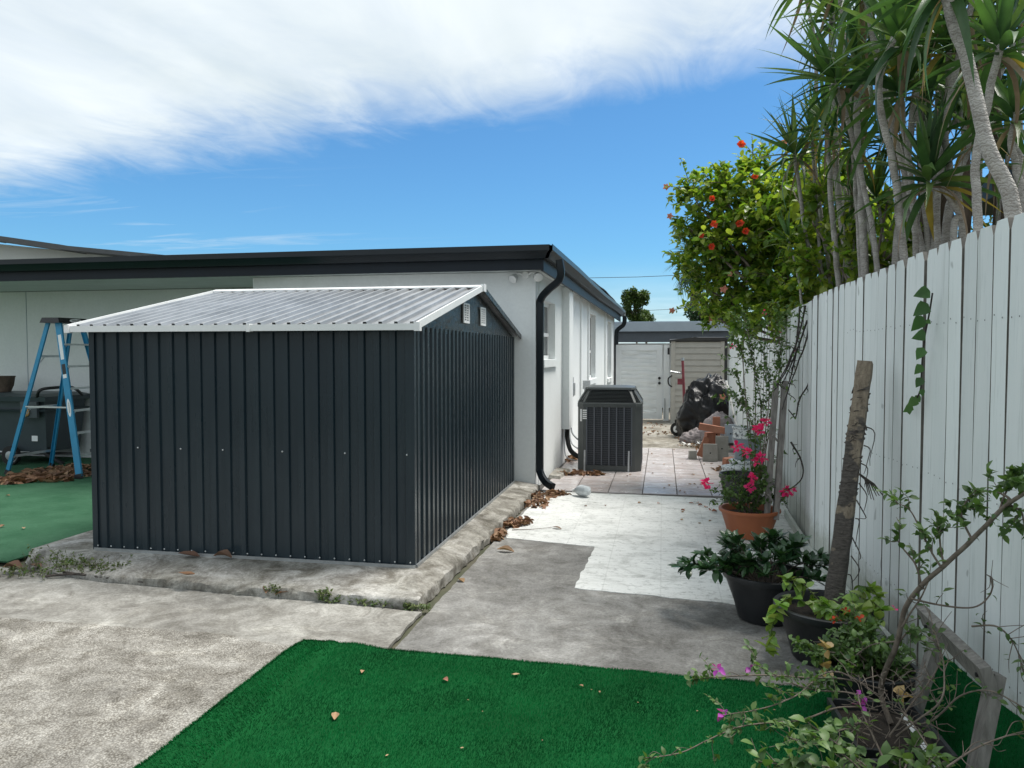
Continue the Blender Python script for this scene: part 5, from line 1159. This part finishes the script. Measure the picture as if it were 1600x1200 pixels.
def sprig(parent, pts, r0, r1, LV, dens=30, start=.3, nside=5, side=.15, matn='twig', lm=None, ls=1., lf=.5, nm='stem', wob=.006, spread=.012):
    pth = smooth_path(pts, 6, wob); obj(nm, MB().tube(pth, [r0, r1], 6, False), M[matn], parent, 'all'); lm = lm or bl; n = len(pth)
    L = sum((pth[i+1]-pth[i]).length for i in range(n-1))
    def put(q, ax, k=1):
        for _ in range(k): dd = (ax*.4+randdir(.25)).normalized(); LV.append((random.choice(lm), q+randdir()*spread*rnd(0, 1), lrot(dd, rnd(-.7,.7)), ls*rnd(.5, 1.15)))
    for j in range(int(L*dens)):
        i = min(n-2, int(rnd(start, 1)*n)); put(pth[i].lerp(pth[i+1], rnd(0,1)), (pth[i+1]-pth[i]).normalized())
    for s_ in range(nside):
        i = min(n-2, int(rnd(start*.6, .98)*n)); ax = (pth[i+1]-pth[i]).normalized(); d = (ax*.8+randdir(.15)).normalized(); e = pth[i]+d*side*rnd(.5, 1.2)
        tw = smooth_path([pth[i], pth[i].lerp(e, .5)+randdir()*.015, e], 4); obj('twig', MB().tube(tw, [r1*1.1, r1*.45], 4, False), M[matn], parent, 'all')
        if random.random() < lf+.3:
            for j in range(int(side*dens*2*lf)+2): put(tw[random.randint(2, len(tw)-1)], d)
    return pth
BL = []
for tip in [(-.34,-.05,.30),(-.25,-.1,.42),(-.15,.05,.55),(.0,-.1,.50),(.1,.0,.62),(.05,.1,.85),(.20,-.05,.35),(.27,-.1,.40),(-.1,-.15,.38),(-.05,0,.75),(.12,-.12,.48),(-.2,.1,.38),(.15,.1,.5)]:
    e = C3+Vector(tip); s = C3+Vector((rnd(-.05,.05), rnd(-.05,.05), .2)); sprig(p3, [s, s.lerp(e, .5)+Vector((0,0,.05)), e], .005, .002, BL, 110, .2, 5, .13, spread=.03)
for a_, b_ in (((1190,660,7.3),(1160,480,7.9)), ((1195,700,7.2),(1230,500,7.6)), ((1180,690,7.4),(1150,580,7.8)), ((1200,640,7.3),(1190,540,7.8)), ((1170,650,7.5),(1140,610,7.9)), ((1215,600,7.2),(1215,500,7.5)), ((1180,600,7.5),(1165,500,7.9)), ((1160,560,7.8),(1143,530,8))):
    e = at(*b_); m_ = at(*a_); s = C3+Vector((.05,.05,.2)); sprig(p3, [s, m_, m_.lerp(e, .5)+Vector((rnd(-.04,.04),0,0)), e], .006, .002, BL, 55, .35, 9, .22, lf=.7, spread=.04)
foliage(p3, BL)
for (x, y, r_, n) in ((1186,672,.035,16), (1195,660,.03,10), (1153,700,.04,16), (1167,706,.03,10), (1188,716,.04,16), (1182,722,.03,8), (1103,756,.035,14), (1176,748,.03,10), (1172,762,.035,10), (1229,768,.03,14), (1238,767,.02,6)):
    cluster(p3, at(x, y, 6.62), br_p, r_*1.15, int(n*1.8), 1.05)
for (x, y) in ((1195,487), (1243,545), (1219,520), (1145,540)): cluster(p3, at(x, y, 7.5), br_p, .02, 4, .9)
flower(p3, at(1129, 620, 8.5), petc, False, 5, 1.4, 'dried_flower')
# black pot behind
C4 = Vector((.80, 8.15, .008)); p4 = thing('empty_pot', 'plain black plastic pot half hidden behind the terracotta pot', 'pot', C4); pot(p4, C4, .215, .15, .40, M['pot'])
# timber stake by the terracotta pot
sk = thing('wooden_stake', 'pair of grey timber slats standing upright in the terracotta pot', 'stake', (.96, 7.1, .1))
b0, b1 = at(1207, 812, 6.72), at(1221, 596, 6.85); off = Vector((.050, -.004, 0))
obj('slat', MB().bar(b0-off, b1-off*.9, .050, .04, up=(0, 1, 0)), M['wood'], sk); obj('slat', MB().bar(b0+off*.5, b1+off*.6, .046, .09, up=(0, 1, 0)), M['wood'], sk)
obj('cross_peg', MB().bar(at(1207,680,6.72), at(1216,690,6.72), .03, .015), M['wood'], sk); obj('cross_peg', MB().bar(at(1200,772,6.68), at(1207,783,6.68), .03, .015), M['wood'], sk)
# bare canes hanging over the fence
cn = thing('bare_canes', 'tangle of thin dark bare canes hanging over the fence beside the slats', 'vine', at(1240, 470, 6.9)); CL = []
for pts in ([(1271,475),(1262,520),(1250,560),(1235,600),(1222,640)], [(1268,470),(1270,560),(1262,600),(1247,630),(1243,652),(1232,640)], [(1250,480),(1243,540),(1225,585),(1215,600)], [(1262,500),(1240,560),(1222,600)], [(1235,690),(1252,720),(1253,748),(1232,765)], [(1259,478),(1246,530),(1230,570),(1210,610)], [(1244,545),(1238,580),(1232,600)]):
    sprig(cn, [at(x, y, 6.75-.05*i) for i, (x, y) in enumerate(pts)], .009, .0045, CL, 12, .0, 4, .10, 'cane', lf=.25, nm='cane', wob=.008)
for _ in range(110): CL.append((random.choice(bl), at(rnd(1195,1272), rnd(470,520), rnd(6.7,7.2)), lrot(randdir(), rnd(-1,1)), rnd(.6,1.2)))
foliage(cn, CL)
# vine on the fence
vn = thing('fence_vine', 'single hanging green vine with heart shaped leaves on the fence boards', 'vine', at(1455, 455, 3.38)); vlf = leafmesh('leaf', .078, .060, M['vleaf'], 4, .25, .3, base=.18, tip=.8)
vp = [(1457,458),(1452,490),(1446,520),(1442,550),(1440,580),(1438,610),(1428,628),(1418,640)]
vw = [Vector((1.245, at(x, y, 3.4).y, at(x, y, 3.4).z)) for x, y in vp]
vw = [at(x, y, (1.265/((at(x, y, 1)).x))) for i, (x, y) in enumerate(vp)]
obj('stem', MB().tube(smooth_path(vw, 4), .004, 6, False), M['cane'], vn, 'all')
for (x, y, dx, dy, s) in ((1453,455,-1,.2,1.1), (1450,475,-1,.6,1.2), (1441,494,-.8,1,1.2), (1446,520,-.8,.3,1.0), (1442,543,-.7,1,.9), (1440,570,-.6,.6,.8), (1440,590,-.8,1,.75), (1439,608,.2,.8,.5), (1432,622,-.6,.4,.9), (1425,632,-.9,.7,.8), (1419,636,.2,1,.55), (1447,500,.8,.6,.4), (1430,618,.9,.9,.6)):
    p = at(x, y, 1.255/at(x, y, 1).x); d = (_R*dx*.8-_U*dy)-_F*.25; 
    yd = d.normalized(); zn = (-_F+Vector((rnd(-.5,.3), rnd(-.4,.4), rnd(-.2,.5)))); zn = (zn-yd*zn.dot(yd)).normalized()
    inst('leaf', vlf, vn, p, Matrix((yd.cross(zn), yd, zn)).transposed().to_euler(), s)

# ------------------------------------------------------------------ foreground planters and frame
def trough(nm, lab, c, x, y, h, rz):
    t = thing(nm, lab, 'planter', c); mb = MB(); q = Matrix.Rotation(rz, 3, 'Z'); c = Vector(c)
    def ring(a, b, z): return [tuple(c+q@Vector((sx*a/2, sy*b/2, z))) for sx, sy in ((-1,-1),(1,-1),(1,1),(-1,1))]
    R_ = [ring(x*.82, y*.82, 0), ring(x*.94, y*.94, h*.85), ring(x, y, h*.86), ring(x, y, h), ring(x*.92, y*.92, h), ring(x*.9, y*.9, h*.8)]
    for r_ in R_: mb.v += r_
    for k in range(5): mb.f += [(k*4+i, k*4+(i+1) % 4, k*4+4+(i+1) % 4, k*4+4+i) for i in range(4)]
    mb.f.append((3, 2, 1, 0)); obj('trough', mb, M['pot'], t); sb = MB(); sb.v = R_[5]; sb.f = [(0,1,2,3)]; obj('soil', sb, M['soil'], t); return t
t1 = trough('planter_box', 'black rectangular planter with bare thorny stems below the wooden frame', (.865, 3.12, .014), .34, .42, .20, .05)
t2 = thing('round_planter', 'dark round pot at the bottom edge holding the nearest leafy bougainvillea', 'planter', (.76, 2.62, .014)); pot(t2, Vector((.76,2.62,.014)), .19, .14, .22, M['pot'])
t3 = thing('grey_planter', 'dark pot behind the planter box with small leafed red flowered shrub', 'potted plant', (.93, 3.62, .012)); pot(t3, Vector((.93,3.62,.012)), .20, .15, .24, M['pot'])
L3 = []
for tip in [(1330,965),(1355,985),(1290,1000),(1310,1030),(1340,1040),(1270,1020),(1385,1010),(1400,1040),(1320,985),(1365,1030),(1290,1060),(1350,1060)]:
    s = Vector((.93+rnd(-.06,.06), 3.62+rnd(-.06,.06), .2)); e = at(tip[0], tip[1], 3.5+rnd(-.15,.15)); sprig(t3, [s, s.lerp(e, .5)+Vector((0,0,.04)), e], .005, .002, L3, 210, .15, 7, .10, ls=.85, spread=.035)
foliage(t3, L3)
for (x, y) in ((1324,956), (1306,970), (1341,966)): cluster(t3, at(x, y, 3.45), leafmesh('bract', .02, .016, M['red'], 3, .35, .1, .05, base=.12), .012, 7)
for (x, y) in ((1293,1015), (1291,1047), (1405,1088)): cluster(t3 if y < 1080 else t1, at(x, y, 3.3 if y < 1080 else 3.0), br_t, .016, 8, 1.1, 'dried_flower')
L1 = []
base1 = Vector((.90, 3.2, .18))
main = [base1, at(1376,1075,3.1), at(1400,1010,3.0), at(1416,950,2.95), at(1450,905,2.85), at(1500,862,2.75), at(1560,800,2.6), at(1600,770,2.5), at(1640,745,2.4)]
sprig(t1, main, .012, .006, L1, 6, .5, 3, .08, lf=.2, nm='main_stem', wob=.004)
for pts, dens, lf, ns in (([(1425,935,2.9),(1470,945,2.85),(1520,948,2.8),(1545,930,2.8),(1550,905,2.8),(1542,898,2.8)], 4, .1, 6), ([(1440,915,2.9),(1430,880,2.9),(1405,850,2.95),(1400,835,2.95)], 45, .6, 5), ([(1470,885,2.8),(1450,850,2.85),(1425,800,2.9),(1400,785,2.9)], 60, .8, 6),
        ([(1475,880,2.8),(1468,840,2.85),(1470,815,2.9)], 50, .8, 5), ([(1520,845,2.7),(1500,800,2.75),(1525,765,2.75)], 90, .9, 7), ([(1560,800,2.6),(1575,765,2.65),(1590,745,2.6)], 90, .9, 6), ([(1580,790,2.55),(1596,800,2.6),(1600,830,2.6)], 60, .8, 4),
        ([(1405,1000,3.0),(1360,1010,3.1),(1330,1030,3.1)], 60, .6, 5), ([(1400,1010,3.0),(1420,985,3.0),(1435,1000,2.95)], 60, .8, 4), ([(1410,980,2.9),(1438,935,2.85),(1455,900,2.85)], 8, .2, 3)):
    sprig(t1, [at(*p) for p in pts], .0045, .0018, L1, dens, .15, ns, .09, lf=lf, ls=.9)
for pts in ([(1385,1080,3.05),(1330,1062,3.0),(1250,1060,2.95),(1180,1055,2.9),(1110,1058,2.9),(1085,1060,2.9)], [(1370,1110,2.9),(1310,1105,2.85),(1250,1125,2.8),(1200,1130,2.75),(1140,1140,2.7),(1060,1178,2.65),(1005,1185,2.6)], [(1375,1085,3.0),(1300,1050,2.9),(1240,1090,2.8),(1180,1110,2.8),(1130,1118,2.75)], [(1380,1100,2.9),(1330,1085,2.9),(1260,1075,2.85),(1190,1043,2.85),(1175,1030,2.85)],
            [(1360,1150,2.7),(1320,1140,2.7),(1270,1160,2.65),(1230,1150,2.6)], [(1390,1150,2.7),(1440,1080,2.7),(1470,1030,2.7),(1460,1000,2.7)], [(1400,1150,2.7),(1465,1100,2.6),(1475,1050,2.65),(1465,1000,2.7),(1450,950,2.8)], [(1400,1120,2.8),(1450,1130,2.7),(1500,1090,2.6),(1545,1080,2.5),(1600,1105,2.4),(1640,1130,2.4)], [(1520,978,2.7),(1560,980,2.6),(1585,1010,2.6),(1600,1055,2.6)], [(1480,1200,2.3),(1530,1165,2.3),(1570,1150,2.3),(1610,1140,2.3)], [(1465,1190,2.5),(1440,1150,2.6),(1410,1110,2.7)], [(1380,1180,2.6),(1350,1120,2.7),(1340,1080,2.8)]):
    lowleaf = pts[-1][0] < 1300
    sprig(t1, [at(*p) for p in pts], .0040, .0016, L1, 50 if lowleaf else 14, .2, 12, .09, lf=.5 if lowleaf else .2, ls=.75)
for k in range(110):   # dead twigs
    a = at(rnd(1330,1480), rnd(1040,1180), rnd(2.7,3.0)); d = randdir(.2)*rnd(.04,.11); obj('twig', MB().tube([a, a+d*.5+randdir()*.01, a+d], [.0022,.001], 4, False), M['twig'], t1)
foliage(t1, L1)
for (x, y, d, r_, n) in ((1121,1046,2.88,.014,7), (1132,1116,2.75,.018,9), (1172,1043,2.85,.008,4), (1348,1085,2.9,.012,6), (1343,1102,2.88,.012,6)): cluster(t1, at(x, y, d), br_v, r_, n, .8)
cluster(t1, at(1399, 952, 2.95), br_p, .006, 3, .4)
L2 = []; big = [leafmesh('leaf', .06, .034, M['bleaf'], 4, .3, dr, base=.08) for dr in (.15, .5)]
for tip in [(1185,1190),(1262,1128),(1290,1160),(1240,1190),(1330,1180),(1410,1190),(1430,1165),(1465,1180),(1475,1195),(1310,1200),(1270,1150)]:
    s = Vector((.76+rnd(-.05,.05), 2.62+rnd(-.05,.05), .18)); e = at(tip[0], tip[1], 2.5+rnd(-.15,.15)); sprig(t2, [s, s.lerp(e, .5)+Vector((0,0,.03)), e], .0045, .002, L2, 42, .5, 4, .07, lm=big, ls=.9, spread=.02)
foliage(t2, L2)
# leaning timber frame (sawhorse)
fr = thing('timber_frame', 'small grey timber trestle leaning against the fence at bottom right', 'trestle', (1.1, 3.2, .012))
tA, tB = Vector((1.135,3.60,.50)), Vector((1.095,2.80,.545))
obj('top_rail', MB().bar(tA, tB, .036, .085, up=(-.35, 0, 1)), M['wood'], fr)
for i, (p, bt_) in enumerate(((Vector((1.165,3.47,.50)), Vector((1.02,3.40,.03))), (Vector((1.14,2.865,.545)), Vector((1.02,2.78,.03))))):
    obj('leg', MB().bar(bt_, p, .088, .036, up=(1, 0, .3)), M['wood'], fr)
    obj('bolt', MB().tube([p+Vector((-.055,0,-.01)), p+Vector((-.065,0,-.01))], .008, 8), M['rubber'], fr)
pk = thing('loose_plank', 'grey plank with white painted edge lying at the foot of the trestle', 'plank', (.95, 3.0, .03))
obj('plank', MB().bar((.98,3.35,.10),(.965,2.2,.10),.025,.14), M['wood'], pk); obj('painted_edge', MB().bar((.98,3.35,.172),(.965,2.2,.172),.026,.006), M['white'], pk)

# ------------------------------------------------------------------ fallen leaves, weeds, litter
def crumpled(name, L, W_, m, seed):
    rr = random.Random(seed); mb = MB(); n = 5; a1, a2 = rr.uniform(.3, .9), rr.uniform(-.8, .8)
    for i in range(n+1):
        t = i/n; w = W_/2*math.sin(PI*(t*.92+.06))
        for s in (-1, -.5, 0, .5, 1):
            mb.v.append((s*w, L*(t-.5)+.1*L*s*a2*t, abs(s)**1.5*w*a1*1.1+math.sin(t*PI)*L*.12*a2+.004+rr.uniform(0, .004)))
    for i in range(n):
        for k in range(4): a = i*5+k; mb.f.append((a, a+1, a+6, a+5))
    return me(name, mb, m, 'all')
dry = [crumpled('leaf', .11, .05, M['dry'], s) for s in range(5)]; drys = [crumpled('leaf', .05, .035, M['dry'], s+9) for s in range(4)]
dpk = [crumpled('leaf', .055, .045, M['dry_pink'], s+19) for s in range(3)]; dtn = [crumpled('leaf', .07, .045, M['dry_tan'], s+29) for s in range(3)]
def fallen(mesh, loc, s, lab, group=None, rz=None):
    o = bpy.data.objects.new('fallen_leaf', mesh); COL.objects.link(o); o.location = loc; o.rotation_euler = (rnd(-.15,.15), rnd(-.15,.15), rnd(0, 6.28) if rz is None else rz); o.scale = (s, s, s); return tag(o, lab, 'leaf', group)
def gp2(x, y, z=0):
    d = _F+_R*((x-800)/_f)+_U*((600-y)/_f); k = (z-1.65)/d.z; p = Vector((0,0,1.65))+d*k; return p
for (x, y, z, s, ms, lab, rz) in (
  (790,862,.002,1.3,dry[0],'long curled brown leaf on the grey concrete right of the slab edge',1.5), (720,908,.002,1.1,dtn[0],'orange-brown leaf at the foot of the slab corner',.8), (870,826,.006,.9,dry[1],'brown curled leaf at the end of a twig on white concrete',1.2),
  (524,1120,.02,.8,dtn[1],'curled tan leaf alone in the middle of the green turf',.3), (696,1064,.02,.65,dpk[0],'small pale peach leaf near the far edge of the green turf',1), (806,1054,.02,.55,dtn[2],'thin curled whitish leaf near the top of the green turf',1.8), (566,1050,.02,.5,dtn[0],'small tan leaf on the turf beside its fold',.2), (908,1072,.02,.4,dtn[1],'tiny tan leaf on the turf right of centre',.9),
  (348,872,.112,1.5,dry[2],'curled tan leaf against the shed base rail, right one of two',1.4), (295,869,.112,1.6,dry[3],'dark curled leaf against the shed base rail, left one of two',1.6), (291,897,.112,1.2,dry[4],'flat rust brown leaf on the slab in front of the shed',1.5), (417,924,.03,1.1,dry[0],'upright brown leaf stuck in the broken slab edge',.4), (442,928,.03,.9,dry[1],'brown leaf right beside the sprouting weed at the slab edge',2.),
  (20,890,.03,1.6,dry[2],'large tan leaf at the turf corner on the far left',1.5), (55,886,.03,1.4,dry[3],'brown leaf heaped on the weeds at the turf corner',1.2), (45,1100,.01,.01,drys[0],'',0)):
    if not lab: continue
    fallen(ms, gp2(x, y, z), s, lab, None, rz)
for (x, y) in ((1080,787),(1094,790),(1110,797),(1103,793),(1090,786),(1029,787),(1116,800),(1067,798)): fallen(random.choice(dpk), gp2(x, y, .006), rnd(.7,1.1), 'small pink dried leaf on the white painted concrete before the terracotta pot', 'pink dried leaves near the terracotta pot')
for (x, y) in ((999,786),(1066,800),(1065,812),(1093,818),(1110,814)): fallen(random.choice(dtn), gp2(x, y, .006), rnd(.5,.8), 'small tan dried leaf on the open white painted concrete', 'tan dried leaves on the white concrete')
for (x, y) in ((1019,709),(1021,724),(1038,726),(1020,740),(1045,759),(1038,763),(1066,725),(1083,742),(1085,757),(1108,741),(1112,725),(1095,757),(1062,768),(1053,703),(1100,726),(1070,770),(1090,762),(980,744),(985,742),(915,791),(946,790),(1078,757)):
    fallen(random.choice(drys), gp2(x, y, .012 if y < 772 else .006), rnd(.6,1.0), 'small dark brown leaf scattered on the tiled patio', 'dark leaves scattered on the tiles')
for (x, y) in ((4,823),(37,826),(12,775),(150,1000),(893,770)): fallen(random.choice(drys), gp2(x, y, .02), rnd(.7,1.1), 'small brown leaf on the far left turf '+('nearest the slab corner weeds' if x > 30 else ('at the left edge of the photo' if x < 10 else 'just in front of the pale leaf heap'))) if x < 100 else None
for k in range(14): 
    x = rnd(-1.6, .9); y = rnd(2.4, 3.8); fallen(random.choice(dtn), (x, y, th(x, y)+.008), rnd(.12,.25), 'tiny pale crumb of dry leaf on the near green turf', 'crumbs on the green turf')
def pile(lab, cs, n, ms, smin=.6, smax=1.2):
    mb = MB()
    for i in range(n):
        cx, cy, rx, ry, z = random.choice(cs); a = rnd(0, 6.28); q = rnd(0, 1)**.6; x = cx+math.cos(a)*rx*q; y = cy+math.sin(a)*ry*q
        add_leaf_to(mb, random.choice(ms), (x, y, z+rnd(0, .045)*(1-q*.8)), Euler((rnd(-.7,.7), rnd(-.7,.7), rnd(0,6.28))).to_matrix(), rnd(smin, smax))
    o = obj('leaf_litter', mb, M['dry'], None, 'all', kind='stuff'); return tag(o, lab, 'leaf litter')
def c_(x, y, rx, ry, z=0.): p = gp2(x, y, z); return (p.x, p.y, rx, ry, z)
pile('drift of dry brown leaves along the slab edge near the downspout', [c_(845,778,.18,.30), c_(838,790,.16,.2), c_(812,818,.14,.2), c_(800,822,.12,.12), c_(870,773,.15,.1), c_(780,838,.05,.2)], 280, dry, .5, 1.0)
pile('heap of dry leaves in front of the air conditioner', [c_(905,741,.24,.12,.01), c_(880,742,.15,.06,.01), c_(930,742,.12,.08,.01)], 170, dry, .5, 1.0)
pile('dry leaves caught between the wall and the air conditioner', [c_(893,718,.10,.3,.01), c_(897,700,.08,.3,.01)], 130, dry, .5, 1.0)
pile('pale dry leaf heap on the turf under the blue ladder', [c_(85,742,.6,.35,.012), c_(60,750,.5,.2,.012), c_(110,735,.4,.4,.012), c_(10,754,.3,.15,.012)], 620, dry+dtn, .8, 1.6)
pile('scattered dry leaves on the dirty path near the gate', [c_(1020,678,.45,.5), c_(1010,665,.5,.8), c_(1065,686,.15,.3), c_(1075,697,.2,.3)], 90, drys+dpk, .7, 1.5)
pile('brown leaves heaped by the rubble beside the buckets', [c_(1130,735,.15,.1,.01), c_(1100,700,.2,.4,.01)], 60, dry, .6, 1.)
def weeds(lab, c, n, h, m='weed', sp=.15, sy=.06):
    t = thing('weed_tuft', lab, 'weed', c); lm = leafmesh('leaf', .03, .014, M[m], 2, .3, .2, base=.12); mb = MB(); sm = MB(); c = Vector(c)
    for i in range(n):
        s = c+Vector((rnd(-sp,sp), rnd(-sy,sy), 0)); e = s+Vector((rnd(-.6,.6)*h, rnd(-.4,.4)*h, h*rnd(.4,1))); sm.tube([s, (s+e)/2+Vector((0,0,.01)), e], [.0015,.0008], 3, False)
        for j in range(8): d = randdir(.3); add_leaf_to(mb, lm, s.lerp(e, rnd(.2,1)), lrot(d, rnd(-1,1)), rnd(.5,1.2))
    obj('stems', sm, M['twig'], t); obj('leaves', mb, M[m], t, 'all', kind='stuff')
weeds('spreading dry weed tuft on the left end of the slab edge', gp2(135,893,.03), 70, .12, sp=.26, sy=.09)
weeds('low green weeds at the corner of the left turf', gp2(35,900,.0), 40, .08, sp=.28, sy=.08)
weeds('thin tall weed standing against the shed left corner', gp2(70,888,.01), 16, .20, sp=.15)
weeds('small bright green weed sprouting from the slab crack, left one', gp2(430,930,.01), 22, .08, sp=.04, sy=.02)
weeds('small green weed sprouting from the slab crack, middle one', gp2(505,937,.01), 18, .09, sp=.03, sy=.02)
weeds('row of mossy weeds along the crack near the slab corner', gp2(575,943,.005), 70, .035, sp=.30, sy=.03)
weeds('moss tuft exactly at the slab corner', gp2(652,952,.0), 26, .035, sp=.08, sy=.03)
# roots along the slab end
rt2 = thing('dry_root', 'dry brown roots lying along the left slab edge', 'root', gp2(200,905,.02))
for pts in ([(70,900),(130,898),(200,903),(270,912),(330,914)], [(100,895),(160,903),(230,910)], [(180,900),(250,905),(300,912)]): obj('root', MB().tube(smooth_path([gp2(x, y, .02) for x, y in pts], 6, .012), [.010,.004], 6), M['bark'], rt2, 'all')
twg = thing('fallen_twig', 'thin brown twig lying across the white painted concrete', 'twig', gp2(825,826,.01)); obj('stick', MB().tube([gp2(800,828,.012), gp2(830,827,.02), gp2(862,824,.014)], [.004,.002], 5), M['twig'], twg)
# clear plastic bottle
M['clear'] = mat('cloudy_clear_plastic', (.62, .66, .68), (.48, .52, .54), 30, .15, spec=.8)
bt = thing('plastic_jug', 'crushed clear plastic bottle lying at the front edge of the tiles', 'bottle', gp2(910,778,.01)); c = gp2(910,775,.01)
jm = MB().tube([c+Vector((-.10,.06,.05)), c+Vector((-.085,.05,.052)), c+Vector((-.05,.03,.058)), c+Vector((0,0,.066)), c+Vector((.06,-.045,.066)), c+Vector((.085,-.06,.055))], [.018,.022,.052,.066,.06,.03], 16)
jm.v = [(x+.01*nz(x*30, y*30, z*30), y+.01*nz(y*30, z*30, 2), max(.006, z+.012*nz(z*30, x*25, 5))) for x, y, z in jm.v]; obj('bottle', jm, M['clear'], bt, True)
obj('cap', MB().tube([c+Vector((-.10,.06,.05)), c+Vector((-.115,.07,.05))], .02, 12), M['white'], bt)
